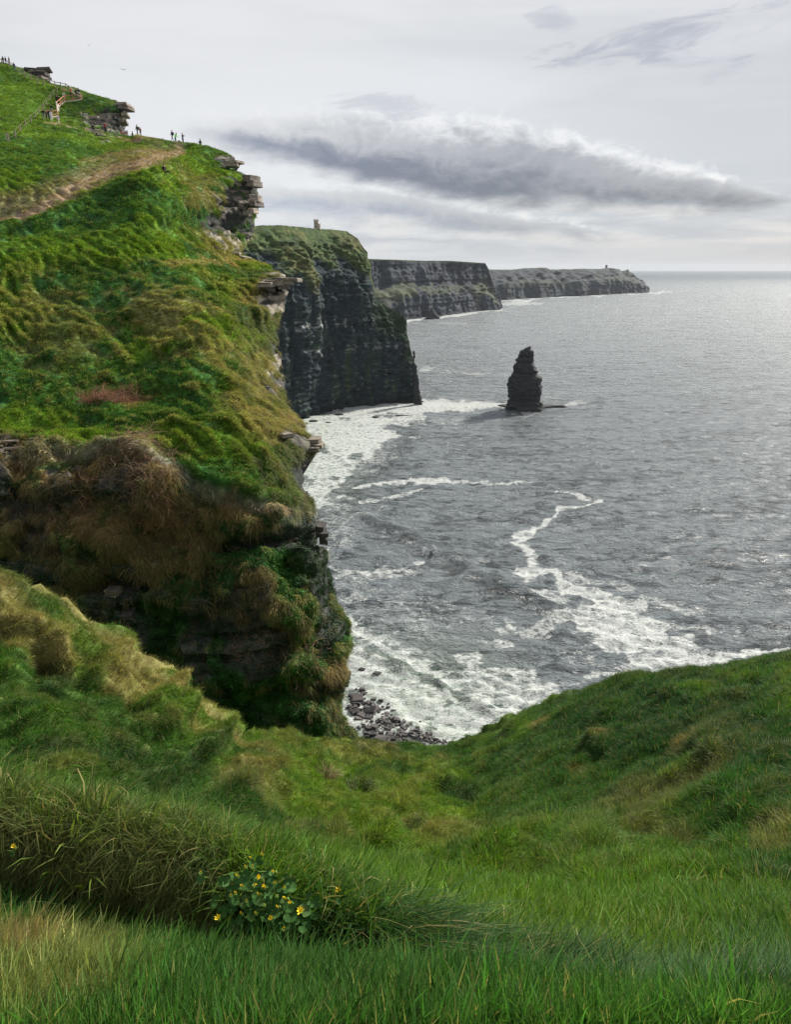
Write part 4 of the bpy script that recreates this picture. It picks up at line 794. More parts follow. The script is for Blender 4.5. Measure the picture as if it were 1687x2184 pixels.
fgrass('bank_grass', 'long', 7500, 2.8, 4.2, .3, .3, .50, (.5, -.7, -.3), .75, .95, 'long green blades of grass drooping over the bank', yaw=1.3, extra=noplant)
fgrass('bank_thatch', 'mat', 3800, 3.5, 4.2, .2, .3, .45, (.8, -.5, -.5), .8, 1.0, 'matted fine dead grass combed over the crest of the bank', yaw=.4, extra=noplant*(.25+sstep(fx, 620, 450)))
fgrass('bank_mat', 'mat', 8000, 2.0, 3.9, .2, .3, .6, (1, .1, -.4), .6, .75, 'dark matted grass combed sideways along the low bank', yaw=.3, extra=sstep(fx, 680, 880)*(1-lawnm), addc=G_DK*1.2)  # blade tint darkened to carry the shade of the bank face
fgrass('gully_grass', 'mead', 16000, 3.9, 5.6, .5, .5, .8, (.5, .2, 0), .5, 1.0, 'green grass in the hollow behind the bank', addc=G_BR*1.1)
fgrass('bowl_grass', 'mead', 100000, 4.6, 9.4, .6, .45, .68, (.5, .1, 0), .5, 1.0, 'green and straw coloured meadow grass over the hollow and hill')
fgrass('combed_grass', 'comb', 15000, 4.8, 8.9, .5, .4, .62, (.6, -.2, -.1), .6, .95, 'long wind-combed grass lying in waves over the slope', extra=(.25+sstep(g3, -.05, .4)*1.5)*(1+sstep(fx, 1000, 1300)), yaw=.35)
# --- headland
inh = (PX > -60).astype(float)
def hgrass(name, key, n, wfield, pw, scale, windx, upn=.5, cmul=1.0, label=None, jit=.25, yaw=.5, dsc=0.0, col=None, cm=.6, lift=0.0):
    rng = np.random.RandomState(sum(map(ord, name))); W = wfield*inh*(dens(hq-np.array([0, 0, CAM_Z]))**pw)
    P, (N_, C_, R_) = sample(hq, [hn, C, comb], W, n, rng); N_ /= np.linalg.norm(N_, axis=1, keepdims=True)
    Z_ = N_*upn+UP*(1-upn)*.8+rng.normal(0, .14, (n, 3)); Z_ /= np.linalg.norm(Z_, axis=1, keepdims=True)
    X_ = np.asarray(windx)[None]+downhill(N_)*1.2+rng.normal(0, .2, (n, 3)); dist_ = np.linalg.norm(P-np.array([0, 0, CAM_Z]), axis=1)
    S_ = scale*np.exp(rng.normal(0, jit, n))*(dist_/40.0)**dsc
    if col is not None: C_ = C_*(1-cm)+np.asarray(col)[None]*cm
    C_ = C_*cmul*np.exp(rng.normal(0, .25, (n, 1)))*np.exp(rng.normal(0, .07, (n, 3)))
    return scatter(name, key, P+N_*lift, Z_, X_, S_, C_, rng, label, yaw)
gm = (1-cliffm)*(1-rockm)
tfield = .35+sstep(comb+.4*nf, -.1, .5)
hgrass('headland_grass', 'sward', 105000, gm*(1-.85*pathm)*(.3+sstep(comb, -.2, .5)), .75, .54, (.8, -.25, 0), .5, .92, 'rough green and straw grass on the headland slope', dsc=.35)
tri = n5
hang_w = np.clip(cliffm*(1-rockm*.9)*(brown*1.1+.10)*(.08+sstep(nm+.5*nf, -.02, .3)), 0, 2)+.5*sstep(PY, 930, 1000)*(1-cliffm)*sstep(PX, 300, 100)
hgrass('hanging_grass', 'hang', 6000, hang_w, .4, .85, (.2, -.6, -.6), .8, 1.0, 'tawny grass hanging in tufts down the cliff face', col=BROWN*.95, cm=.5, yaw=.4)
hgrass('cliff_herbs', 'leaf', 26000, cliffm*(.1+(1-brown))*(1-.7*rockm), .4, .85, (.2, -.6, -.6), .8, 1.1, 'low dark green leafy plants covering the cliff face', col=IVY*1.5, cm=.35, yaw=3)
hgrass('edge_grass', 'hang', 5000, (1-cliffm)*(1-rockm)*sstep(PX-edge[:, None], -150, -20)*sstep(PY, 560, 620)+.6*cliffm*(1-rockm)*sstep(PX-edge[:, None], -60, -8), .5, .75, (.5, -.5, -.4), .7, 1.0, 'wind-bent straw grass along the cliff edge', col=STRAW*.75, cm=.35, yaw=.5)
def brblob(l): return sum(blob(PX, PY, x, y, rx, ry, a, nm, .5)*k for x, y, rx, ry, a, k in l)
hgrass('bramble_tangle', 'twig', 330, brblob([(300, 1020, 75, 90, 20, 1), (360, 1100, 90, 60, 30, 1), (260, 985, 50, 25, 0, .8), (500, 1280, 90, 80, 0, .3), (620, 1400, 90, 60, 0, .25), (180, 1080, 120, 60, 0, .25), (560, 1370, 60, 60, 0, .2)]), .2, .7, (.3, -.5, -.3), .6, 1.0, 'tangle of dead bramble stems on the cliff shoulder', col=np.array((.27, .175, .115)), cm=.9, yaw=3, lift=.08)
hgrass('bracken_patch', 'twig', 260, brblob([(235, 848, 52, 14, -5, 1), (262, 832, 30, 8, -10, .7), (225, 858, 30, 8, 0, .6)]), .1, .8, (.3, -.5, -.3), .6, 1.0, 'patch of dead reddish bracken on the green slope', col=np.array((.22, .11, .07)), cm=.9, yaw=3)

family('speck', [leafclump(5, .10, .016, 280+i) for i in range(3)])
hgrass('cliff_flowers', 'speck', 900, cliffm*(1-brown)*(1-rockm)*(sstep(n5, -.1, .3)+.2), .4, 1.0, (.2, -.6, -.6), .8, 1.0, 'tiny yellow flowers dotted over the green cliff face', col=np.array((.75, .65, .12)), cm=1.0, yaw=3, lift=.22)
fgrass('meadow_flowers', 'speck', 420, 5.6, 7.8, .3, .4, .35, (0, 0, 0), .3, 1.0, 'tiny yellow flowers dotted over the hollow', lift=.10, extra=sstep(fx, 560, 700)*sstep(fx, 1250, 900), addc=(1.2, .95, .1))
# ------------------------------------------------------------------ flagstones in the outcrops
def slab_mesh(seed, mat, n=8, sharp=.9):
    r = np.random.RandomState(seed); a = np.sort(np.linspace(0, 2*math.pi, n, endpoint=False)+r.uniform(-.25, .25, n)); V = []
    k = 1/np.maximum(np.abs(np.cos(a)), np.abs(np.sin(a)))**sharp; ro = k*r.uniform(.84, 1.0, n)*.5
    for z, f in ((-.5, .94), (-.42, 1.0), (.1, r.uniform(.95, 1.02)), (.42, .99), (.5, .92)):
        for i in range(n): V.append((ro[i]*math.cos(a[i])*f*(1+r.uniform(-.03, .03)), ro[i]*math.sin(a[i])*f*(1+r.uniform(-.03, .03)), z+r.uniform(-.03, .03)))
    F = [tuple(range(n))[::-1]] + [(j*n+i, j*n+(i+1) % n, (j+1)*n+(i+1) % n, (j+1)*n+i) for j in range(4) for i in range(n)] + [tuple(4*n+i for i in range(n))]
    return mesh_py('rock_slab', V, F, mat)
SL = [slab_mesh(i, M_slab) for i in range(7)]; SLD = [slab_mesh(20+i, M_slab_dark) for i in range(7)]
def put_slab(p, w_, dp, h, yaw, me, tilt=(0, 0), parent=None):
    o = bpy.data.objects.new('rock_slab', me); link(o); o.parent = parent or headland; o.location = p; o.scale = (w_, dp, h); o.rotation_euler = (tilt[0], tilt[1], yaw); return o
rs = np.random.RandomState(5); nsl = 0
PYr = np.round(PY[:, 0], 2)
def rockat(x, y):
    j = int(np.argmin(np.abs(ys-y))); i = int(np.argmin(np.abs(PX[j]-x))); return rockm[j, i], hq[j, i], hn[j, i], edge[j]
def fill(x0, x1, y0, y1, th, wd, me_set, prob=.9, out=.25, thr=.55, slope=0.0):
    global nsl
    y = y0
    while y < y1:
        h = th*rs.uniform(.6, 1.5); x = x0+rs.uniform(-wd, 0)
        while x < x1:
            wpx = wd*math.exp(rs.normal(0, .5)); xc = x+wpx/2; yc = y+h/2+slope*(xc-x0); x += wpx*.95
            if rs.uniform() > prob: continue
            rm, p, n, e = rockat(xc, yc)
            if rm < thr or xc > e+2: continue
            dd = float(p[1]); W = wpx*dd/FPX; H = h*dd/FPX*rs.uniform(.8, 1.0); nh = Vector((n[0], n[1], 0)); 
            if nh.length < .05: nh = Vector((.5, -1, 0))
            nh.normalize(); yaw = math.atan2(nh.x, -nh.y)*.6+rs.normal(0, .12); dp = W*rs.uniform(.8, 1.3)+.5
            q_ = Vector(p)+nh*(out*rs.uniform(-1.0, .7)-dp*.46)
            put_slab(q_, W*1.02, dp, H, yaw, me_set[rs.randint(7)], (rs.normal(0, .02), rs.normal(0, .02))); nsl += 1
        y += h*1.0
fill(440, 556, 392, 545, 8, 20, SL, .85, .5, .5)
fill(470, 520, 336, 356, 5, 16, SL, .9, .4, .45)
fill(180, 276, 236, 292, 5.2, 17, SL, .8, .6, .5)
fill(560, 612, 604, 690, 11, 22, SL, .85, .45, .4)
fill(570, 606, 700, 850, 11, 18, SLD, .6, .4, .5)
fill(620, 690, 935, 990, 7, 20, SL, .7, .3, .5)
fill(520, 692, 1118, 1178, 9, 40, SLD, .8, .35, .45)
fill(640, 705, 1180, 1330, 11, 26, SLD, .4, .3, .6)
fill(170, 350, 1190, 1285, 11, 34, SLD, .7, .3, .5)
fill(130, 240, 1262, 1340, 10, 24, SLD, .6, .3, .5)
fill(380, 440, 1475, 1510, 8, 18, SL, .6, .2, .4)
fill(650, 745, 1440, 1485, 9, 26, SLD, .6, .3, .5)
fill(-20, 80, 945, 968, 5, 40, SL, .8, .3, .4)
# named ledges seen against sky and sea: (px, py, d, width m, depth m, height m, tilt)
for (x, y, d_s, W_, Dp, H, ty, ms) in ((617, 597, 66.2, 2.3, 3.2, .36, .03, SL), (608, 602, 66.0, 2.0, 3.0, .45, .0, SL), (592, 604, 66, 2.2, 3, .5, 0, SL), (575, 606, 65.6, 1.7, 3, .45, 0, SL), (606, 611, 66.0, 1.1, 2.4, .45, 0, SL), (502, 347, 106, 2.2, 2.5, .3, -.06, SL), (497, 353, 106, 2.0, 2.6, .45, 0, SL), (536, 382, 98, 1.7, 3, .8, 0, SL), (543, 393, 97, 1.4, 3, .7, 0, SL), (546, 424, 95, 1.2, 3, .8, 0, SL), (547, 436, 95, 1.2, 3, .6, 0, SL), (540, 450, 94, 1.0, 3, .6, 0, SL),
                                      (264, 226, 145, 2.6, 4, .5, 0, SL), (270, 232, 144, 1.8, 4, .55, 0, SL), (268, 247, 144, 1.4, 4, .5, 0, SL), (264, 262, 143, 1.4, 4, .5, 0, SL), (676, 948, 39, .9, 1.2, .25, .05, SL), (668, 956, 38.6, .9, 1.2, .28, 0, SL), (672, 938, 39, .7, 1.2, .25, 0, SL), (684, 1122, 33.6, .5, 1, .22, 0, SLD), (690, 1150, 33.4, .5, 1.1, .3, 0, SLD), (685, 1136, 33.4, .7, 1.1, .25, 0, SLD), (500, 540, 84, 1.5, 2, .25, .1, SL), (522, 549, 84, 1.2, 2, .22, .2, SL), (470, 532, 81, 1.2, 2, .25, .2, SL),
                                      (243, 1262, 28.9, .75, .7, .36, 0, SL), (165, 1292, 28.9, .5, .6, .28, 0, SL), (178, 1318, 28.9, .35, .5, .25, 0, SL), (412, 1482, 27.3, .5, .5, .3, .2, SL), (400, 1492, 27.3, .4, .5, .2, .3, SL), (596, 826, 52, .9, 1.2, .7, 0, SLD), (594, 846, 52, 1.0, 1.2, .6, 0, SLD), (94, 150, 178, 3.2, 4, .5, -.08, SL), (85, 151.5, 178, 4, 4, .5, .02, SLD), (75, 152.5, 178, 4.5, 4, .6, .06, SLD), (82, 156, 177.6, 4.2, 4, .6, .0, SL), (88, 160, 177, 3.0, 4, .6, .03, SLD), (86, 164, 177, 3.2, 4, .6, 0, SLD), (91, 168, 176, 2, 4, .6, 0, SL), (90, 173, 176, 1.8, 4, .6, 0, SLD)):
    put_slab(Vector(at(x, y, d_s)), W_, Dp, H, rs.normal(0, .15), ms[rs.randint(7)], (rs.normal(0, .02), ty))
# ------------------------------------------------------------------ boulders on the beach
def boulder_mesh(seed, mat):
    r = np.random.RandomState(seed); bm = bmesh.new(); bmesh.ops.create_cube(bm, size=1.0)
    for v in bm.verts: v.co += Vector(r.uniform(-.17, .17, 3))
    bmesh.ops.bevel(bm, geom=list(bm.edges), offset=.09, segments=1, affect='EDGES')
    for v in bm.verts: v.co += Vector(r.uniform(-.03, .03, 3))
    me = bpy.data.meshes.new('boulder'); bm.to_mesh(me); bm.free(); me.materials.append(mat); return me
BM = [boulder_mesh(40+i, M_boulder) for i in range(9)]
rb = np.random.RandomState(9)
def boulder(x, y, wpx, hpx=None, label=None, group='boulders washed by the surf on the beach', yaw=None):
    d_ = float(dsea(x, y+1)); sl = math.hypot(d_, CAM_Z); W_ = wpx*sl/FPX; hh = (hpx or wpx*.62)*sl/FPX
    o = bpy.data.objects.new('boulder', BM[rb.randint(9)]); link(o); o.location = at(x, y, d_); o.location.z = hh*.12
    o.scale = (W_, W_*rb.uniform(.6, .9), hh*rb.uniform(.8, 1.0)); o.rotation_euler = (rb.normal(0, .15), rb.normal(0, .15), rb.uniform(-.5, .5) if yaw is None else yaw)
    tag(o, label or 'one of the many small grey boulders strewn in the white surf', 'boulder', group); return o
ZB = [(322, 338, 62), (342, 382, 66), (250, 405, 50), (268, 442, 104), (208, 408, 26), (207, 478, 40), (258, 492, 78), (238, 530, 66), (444, 436, 50), (525, 452, 52), (302, 548, 54), (405, 572, 112), (485, 550, 72), (597, 524, 36), (541, 514, 24), (656, 560, 50), (314, 612, 84), (396, 640, 72), (458, 614, 48), (572, 606, 32), (550, 642, 54), (566, 676, 60), (686, 664, 84), (276, 655, 72), (246, 578, 70), (392, 748, 70), (452, 736, 86), (758, 738, 54), (720, 764, 44), (914, 741, 52), (904, 769, 50), (430, 820, 78), (374, 834, 60), (376, 806, 60), (618, 812, 58), (704, 810, 42), (762, 792, 36), (770, 820, 54), (536, 836, 56), (596, 850, 54), (640, 860, 70), (520, 876, 112), (710, 884, 70), (770, 862, 42), (820, 868, 44), (858, 830, 40), (1017, 832, 44), (850, 906, 42), (800, 922, 46), (462, 892, 50), (572, 912, 90), (660, 922, 80), (948, 908, 48), (950, 964, 78), (1060, 898, 34), (1056, 974, 34), (1210, 964, 42), (1180, 988, 58), (1262, 1020, 50), (1182, 1028, 40), (940, 936, 50), (874, 942, 40), (480, 776, 34), (460, 790, 34), (522, 798, 44), (640, 812, 30), (726, 796, 22), (690, 850, 30), (744, 840, 30), (920, 918, 20), (990, 928, 30), (1020, 946, 24), (700, 930, 60), (560, 940, 60), (500, 910, 40), (828, 956, 40), (1082, 1002, 26), (1134, 1018, 22), (1250, 1000, 30), (480, 172, 72), (318, 122, 56), (624, 306, 18), (256, 326, 26), (1170, 926, 20), (180, 520, 50), (340, 480, 40), (840, 676, 22), (940, 672, 24), (480, 682, 20), (630, 602, 28), (308, 702, 40), (340, 720, 40), (600, 484, 22), (474, 512, 34)]
NAMED = {(268, 442): 'long dark boulder close under the cliff near the top of the beach', (405, 572): 'broad black boulder, the biggest in the upper half of the beach', (314, 612): 'tilted boulder touching the left side of the broad black one', (686, 664): 'long low boulder alone at the outer edge, level with the middle of the beach',
         (452, 736): 'long flat slab lying where the crowded stones begin below the cliff', (520, 876): 'long pale slab, largest in the crowded lower part of the beach', (572, 912): 'flat grey slab just below the long pale one', (258, 492): 'blocky boulder just below the long dark one under the cliff', (950, 964): 'wide dark boulder half way along the lower stones behind the grass lip', (480, 172): 'black boulder far out in the surf, highest of all on the beach', (656, 560): 'dark rounded boulder farthest out to the right in the upper group', (485, 550): 'grey boulder just right of the broad black one'}
for (X, Y, s) in ZB: boulder((1050+X/3.374)*.6748, (2080+Y/3.374)*.6748, s*.2*1.02, None, NAMED.get((X, Y)))
boulder(975, 1598, 28, 22, 'largest square dark boulder at the right end of the beach', 'boulders washed by the surf on the beach', .3)
for i in range(40):
    x = rb.uniform(752, 960); y = 1500+ (x-752)*.42+rb.uniform(0, 75); 
    if y < 1612: boulder(x, y, rb.uniform(3, 7.5))
# small stones between them
n = 330; xs_ = rb.uniform(745, 985, n); ys_ = 1475+(xs_-745)*.52+np.abs(rb.normal(0, 34, n)); k = (ys_ < 1640); xs_ = xs_[k]; ys_ = ys_[k]; dd = dsea(xs_, ys_); Pp = at(xs_, ys_, dd); Pp[:, 2] = .25; n = len(Pp)
family('stone', [boulder_mesh(70+i, None) for i in range(4)])
M_st, b = new_mat('small_grey_stones'); out_surface(b, principled(b, b.attr('tint', 'INSTANCER', 'Color'), .8, .3))
for o_ in PROT['stone'][0].objects: o_.data.materials.clear(); o_.data.materials.append(M_st)
scatter('shingle', 'stone', Pp, np.tile(UP, (n, 1))+rb.normal(0, .2, (n, 3)), np.tile([1., 0, 0], (n, 1)), rb.uniform(.35, 1.1, n), np.array((.10, .092, .09))[None]*np.exp(rb.normal(0, .4, (n, 1))), rb, 'small grey stones between the boulders of the beach', 3)
# flat rocks awash
def flat_rock(pts, label, z=.9, cat='rock', grp=None):
    V = []; P = [at(x, y, float(dsea(x, y))) for x, y in pts]; c_ = sum(P)/len(P); n_ = len(P)
    for zz, f in ((-1, 1.06), (z*.6, 1.0), (z, .85)):
        for p in P: q_ = c_+(p-c_)*f; V.append((q_[0]-c_[0], q_[1]-c_[1], zz*(1+rb.uniform(-.15, .15))))
    F = [(j*n_+i, j*n_+(i+1) % n_, (j+1)*n_+(i+1) % n_, (j+1)*n_+i) for j in range(2) for i in range(n_)]+[tuple(2*n_+i for i in range(n_))]
    o = obj('tidal_rock', mesh_py('tidal_rock', V, F, M_stack), None, (c_[0], c_[1], 0)); tag(o, label, cat, grp); return o
flat_rock([(1150, 866), (1170, 864.5), (1190, 866), (1204, 866.5), (1210, 868), (1206, 869.5), (1196, 868.5), (1180, 869), (1165, 870.5), (1150, 871)], 'flat black shelf of rock running right from the tall sea stack', 1.6)
flat_rock([(1062, 866), (1068, 864), (1084, 864), (1090, 868), (1078, 868.5)], 'small black rock awash at the left foot of the tall sea stack', 1.3)
for x, y, w_, lb in ((857, 887, 16, 'longest low black rock awash out in the foam right of the tower cliff foot'), (668, 898, 9, 'low black rock awash just right of the foot of the tower cliff'), (700, 902, 6, 'small black rock awash farthest down in the foam below the tower cliff'), (648, 910, 6, 'small black rock awash against the green headland edge'), (723, 884, 9, 'low rock awash in the foam hard under the face of the tower cliff'), (800, 890, 7, 'small rock awash left of the longest one in the foam')):
    flat_rock([(x-w_, y+.3), (x-w_*.5, y-1.0), (x+w_*.6, y-.8), (x+w_, y+.5), (x+w_*.2, y+1.4)], lb, 1.0, 'rock', 'black rocks awash below the tower cliff')
# ------------------------------------------------------------------ tussocks in the hollow
M_hay, b = new_mat('tussock_blades'); ca_ = b.attr('rnd'); out_surface(b, principled(b, b.mix(ca_, (.22, .16, .08), (.50, .40, .22)), .8, .2))
def tussock(x, y, w_, label, seed, up=1.0, col=None):
    p, _ = fpos(x, y, 6.5, 9); me = tuft(520, w_*.62*up, .006, w_*.42, .25, 1.5, seed, 5, M_hay if col is None else col, 1.4); me.name = 'tussock'
    tag(obj('tussock', me, None, p+Vector((0, -.1, .03))), label, 'tussock')
M_gt, b = new_mat('green_tussock_blades'); out_surface(b, principled(b, b.mix(b.attr('rnd'), (.02, .05, .012), (.10, .11, .035)), .7, .3))
tussock(693, 1658, .62, 'round straw coloured tussock of dead grass in the hollow', 301, 1.1)
tussock(768, 1680, .62, 'dark spiky tussock to the right of the round straw one', 302, 1.0, M_gt)
tussock(728, 1642, .42, 'small dark green tussock just behind the round straw one', 303, 1.0, M_gt)
# ------------------------------------------------------------------ people
def plain(name, c, rough=.8, spec=.2):
    m, b = new_mat(name); n = b.noise(b.node('ShaderNodeTexCoord').outputs['Object'], 9, 3, .6); k = b.lin(n, .3, .7, .85, 1.15)
    out_surface(b, principled(b, b.mix(1.0, (*c, 1), b.comb(k, k, k), 'MULTIPLY'), rough, spec)); return m
CL = {k: plain('cloth_'+k, v) for k, v in dict(black=(.012, .012, .014), navy=(.018, .03, .06), blue=(.03, .09, .17), grey=(.25, .26, .28), pale=(.6, .6, .6), orange=(.5, .12, .05), green=(.16, .75, .05), lilac=(.55, .42, .6), red=(.3, .05, .05), olive=(.05, .055, .035), cream=(.6, .54, .45), teal=(.05, .22, .3)).items()}
SKIN = plain('skin', (.5, .3, .22)); HAIR = plain('dark_hair', (.03, .02, .015)); SHOE = plain('shoes', (.03, .03, .03))
def body_mesh(pose):
    J = {'pel': (0, 0, .92, .125), 'waist': (0, 0, 1.08, .12), 'chest': (0, 0, 1.30, .14), 'neck': (0, 0, 1.49, .058), 'head': (0, -.01, 1.62, .098), 'crown': (0, 0, 1.70, .075),
         'shL': (.17, 0, 1.40, .065), 'elL': (.24, .01, 1.13, .045), 'haL': (.26, -.05, .88, .035), 'shR': (-.17, 0, 1.40, .065), 'elR': (-.24, .01, 1.13, .045), 'haR': (-.26, -.05, .88, .035),
         'hiL': (.09, 0, .86, .095), 'knL': (.10, -.01, .48, .065), 'anL': (.10, .02, .09, .042), 'toL': (.11, -.15, .04, .035), 'hiR': (-.09, 0, .86, .095), 'knR': (-.10, -.01, .48, .065), 'anR': (-.10, .02, .09, .042), 'toR': (-.11, -.15, .04, .035)}
    def s(**k):
        for a_, v in k.items(): J[a_] = (*v, J[a_][3])
    if pose == 'walk': s(knL=(.10, -.16, .50), anL=(.10, -.22, .11), toL=(.10, -.38, .07), knR=(-.10, .08, .49), anR=(-.10, .30, .16), toR=(-.10, .20, .05), elL=(.24, .08, 1.14), haL=(.24, .12, .90), elR=(-.24, -.06, 1.14), haR=(-.24, -.22, .95))
    if pose == 'camera': s(elL=(.26, -.10, 1.20), haL=(.10, -.32, 1.40), elR=(-.26, -.10, 1.20), haR=(-.08, -.32, 1.40))
    if pose == 'crossed': s(elL=(.30, .03, 1.16), haL=(.12, -.16, 1.08), elR=(-.30, .03, 1.16), haR=(-.12, -.18, 1.10))
    if pose == 'lean': s(waist=(0, -.03, 1.06), chest=(0, -.14, 1.24), neck=(0, -.24, 1.40), head=(0, -.30, 1.51), crown=(0, -.31, 1.60), shL=(.17, -.16, 1.33), shR=(-.17, -.16, 1.33), elL=(.25, -.24, 1.10), haL=(.24, -.42, .98), elR=(-.25, -.24, 1.10), haR=(-.24, -.42, .98))
    if pose == 'sit': 
        s(pel=(0, 0, .14), waist=(0, .02, .30), chest=(0, 0, .52), neck=(0, -.03, .71), head=(0, -.06, .84), crown=(0, -.05, .92), shL=(.17, 0, .62), shR=(-.17, 0, .62), elL=(.25, -.02, .38), haL=(.16, -.28, .34), elR=(-.25, -.02, .38), haR=(-.16, -.28, .34), hiL=(.10, -.05, .13), hiR=(-.10, -.05, .13), knL=(.12, -.45, .26), anL=(.12, -.84, .07), toL=(.13, -.93, .16), knR=(-.12, -.48, .16), anR=(-.12, -.90, .06), toR=(-.13, -.98, .15))
    E = [('pel', 'waist', 1), ('waist', 'chest', 1), ('chest', 'neck', 1), ('neck', 'head', 0), ('head', 'crown', 0)]
    for k in 'LR': E += [('chest', 'sh'+k, 1), ('sh'+k, 'el'+k, 1), ('el'+k, 'ha'+k, 1), ('pel', 'hi'+k, 2), ('hi'+k, 'kn'+k, 2), ('kn'+k, 'an'+k, 2), ('an'+k, 'to'+k, 3)]
    # split the forearm so that the hand keeps bare skin
    names = list(J); me = bpy.data.meshes.new('person_cage'); me.from_pydata([J[n][:3] for n in names], [(names.index(a_), names.index(c_)) for a_, c_, _ in E], [])
    o = bpy.data.objects.new('person_cage', me); link(o); sk = o.modifiers.new('s', 'SKIN'); o.modifiers.new('u', 'SUBSURF').levels = 1
    for i, n in enumerate(names):
        v = me.skin_vertices[0].data[i]; r_ = J[n][3]; v.radius = (r_*1.15 if n in ('chest', 'waist', 'pel') else r_, r_*.85 if n in ('chest', 'waist') else r_); v.use_root = (n == 'pel')
    dg = bpy.context.evaluated_depsgraph_get(); ev = o.evaluated_get(dg); out = bpy.data.meshes.new_from_object(ev); out.name = 'body_'+pose
    bpy.data.objects.remove(o); out.materials.clear()
    for k in range(4): out.materials.append(None)
    hands = [Vector(J['haL'][:3]), Vector(J['haR'][:3])]
    for p in out.polygons:
        c_ = p.center; best = None; p.use_smooth = True
        for a_, e_, sl in E:
            A = Vector(J[a_][:3]); B = Vector(J[e_][:3]); ab = B-A; t = max(0, min(1, (c_-A).dot(ab)/ab.length_squared)); dd = (c_-A-ab*t).length
            if best is None or dd < best[0]: best = (dd, sl)
        m_ = best[1]
        if min((c_-h).length for h in hands) < .06: m_ = 0
        p.material_index = m_
    # hair cap
    h = Vector(J['head'][:3])+Vector((0, .015, .03)); bm = bmesh.new(); bmesh.ops.create_uvsphere(bm, u_segments=10, v_segments=7, radius=.112)
    bmesh.ops.delete(bm, geom=[v for v in bm.verts if v.co.z < -.055 or (v.co.y < -.05 and v.co.z < .04)], context='VERTS')
    hm = bpy.data.meshes.new('hair'); bm.to_mesh(hm); bm.free(); hm.materials.append(None); hm.transform(Matrix.Translation(h))
    for p in hm.polygons: p.use_smooth = True
    return out, hm
POSES = {p: body_mesh(p) for p in ('stand', 'walk', 'camera', 'crossed', 'lean', 'sit')}
def pack_mesh():
    bm = bmesh.new(); bmesh.ops.create_cube(bm, size=1)
    for v in bm.verts: v.co = Vector((v.co.x*.34, v.co.y*.2, v.co.z*.5))
    bmesh.ops.bevel(bm, geom=list(bm.edges), offset=.06, segments=2, affect='EDGES'); me = bpy.data.meshes.new('backpack'); bm.to_mesh(me); bm.free(); return me
PACK = pack_mesh()
def person(px, py, pose, top, legs, label, face=0.0, h=1.0, pack=None, hair=None, group=None, dz=0.0):
    p, _ = hpos(px, py); o = bpy.data.objects.new('person', POSES[pose][0]); link(o); o.location = p+Vector((0, 0, .03+dz)); o.rotation_euler = (0, 0, face); o.scale = (h, h, h)
    for i, m_ in enumerate((SKIN, CL[top], CL[legs], SHOE)): o.material_slots[i].link = 'OBJECT'; o.material_slots[i].material = m_
    tag(o, label, 'person', group); hr = bpy.data.objects.new('hair', POSES[pose][1]); link(hr); hr.parent = o; hr.material_slots[0].link = 'OBJECT'; hr.material_slots[0].material = hair or HAIR
    if pack:
        k = obj('backpack', PACK.copy()); k.data.materials.append(CL[pack]); k.location = o.matrix_basis @ Vector((0, .24, 1.22)) if pose != 'sit' else o.matrix_basis @ Vector((0, .25, .45)); k.rotation_euler = o.rotation_euler
        k.scale = (h*1.0, h, h*.9); k['label'] = pack+' backpack worn by the '+label.split(' person')[-1].strip()[:60] if False else 'backpack on the '+label.split(' standing')[0].split(' walking')[0][:60]; k['category'] = 'backpack'
    return o
PI = math.pi
person(7, 138, 'stand', 'black', 'black', 'leftmost dark figure standing by the rail on the hilltop', PI)
person(12.5, 138.5, 'stand', 'black', 'navy', 'middle dark figure of three by the rail on the hilltop', PI*.9, .93)
person(20, 140, 'crossed', 'black', 'black', 'dark figure with bent arms, third along the hilltop rail', PI*.8)
person(31, 152, 'walk', 'navy', 'blue', 'person in navy hood and blue trousers walking down along the ridge fence', .5, .98)
person(151, 208, 'walk', 'orange', 'black', 'person in orange jacket on the steps by the fence corner', .3)
person(163, 210, 'stand', 'black', 'navy', 'person in black jacket at the corner of the wooden railing', .6)
person(169, 210, 'stand', 'navy', 'navy', 'person in navy clothes nearest the railing corner post', -.4)
person(121.5, 225, 'stand', 'black', 'black', 'black clad figure halfway down the steps, left one of a pair', .2)
person(126, 226, 'walk', 'black', 'black', 'black clad figure halfway down the steps, right one of a pair', 0, .93)
person(137.5, 213, 'stand', 'pale', 'black', 'person in pale top behind the upper railing', 0, .8)
person(110, 243, 'stand', 'black', 'grey', 'dark figure behind the lowest length of railing', 0, .9)
person(93.6, 256, 'crossed', 'black', 'grey', 'person in black jacket and light grey trousers at the foot of the steps', .3)
person(100.5, 258, 'stand', 'navy', 'navy', 'person in long navy coat between friends at the foot of the steps', PI*.7, 1.02)
person(105.5, 259, 'stand', 'black', 'navy', 'person in black behind the pale clad walker at the steps', PI*.9, .98)
person(109.5, 260.5, 'walk', 'pale', 'pale', 'person in white clothes at the foot of the steps', .4)
person(124.6, 266, 'walk', 'lilac', 'cream', 'small person in lilac top walking on the path below the steps', -.5, .82)
person(198, 279.5, 'sit', 'black', 'black', 'dark figure crouching at the foot of the rock face', .4)
person(225, 286, 'stand', 'red', 'black', 'person in dark red top in front of the rock face', .4)
person(259, 290, 'stand', 'grey', 'red', 'person in grey top and red trousers beside the notice board', .2)
person(282, 294, 'sit', 'olive', 'black', 'dark figure sitting on the skyline right of the notice board', 2.5)
person(294, 295.5, 'walk', 'olive', 'black', 'dark figure striding on the skyline, taller of the skyline pair', -.6, 1.03, pack='black')
person(300, 296, 'stand', 'red', 'navy', 'shorter figure in dark red of the skyline pair', .4, .86)
person(374.6, 307.5, 'lean', 'green', 'blue', 'person in bright green jacket leaning forward on the skyline', 1.2)
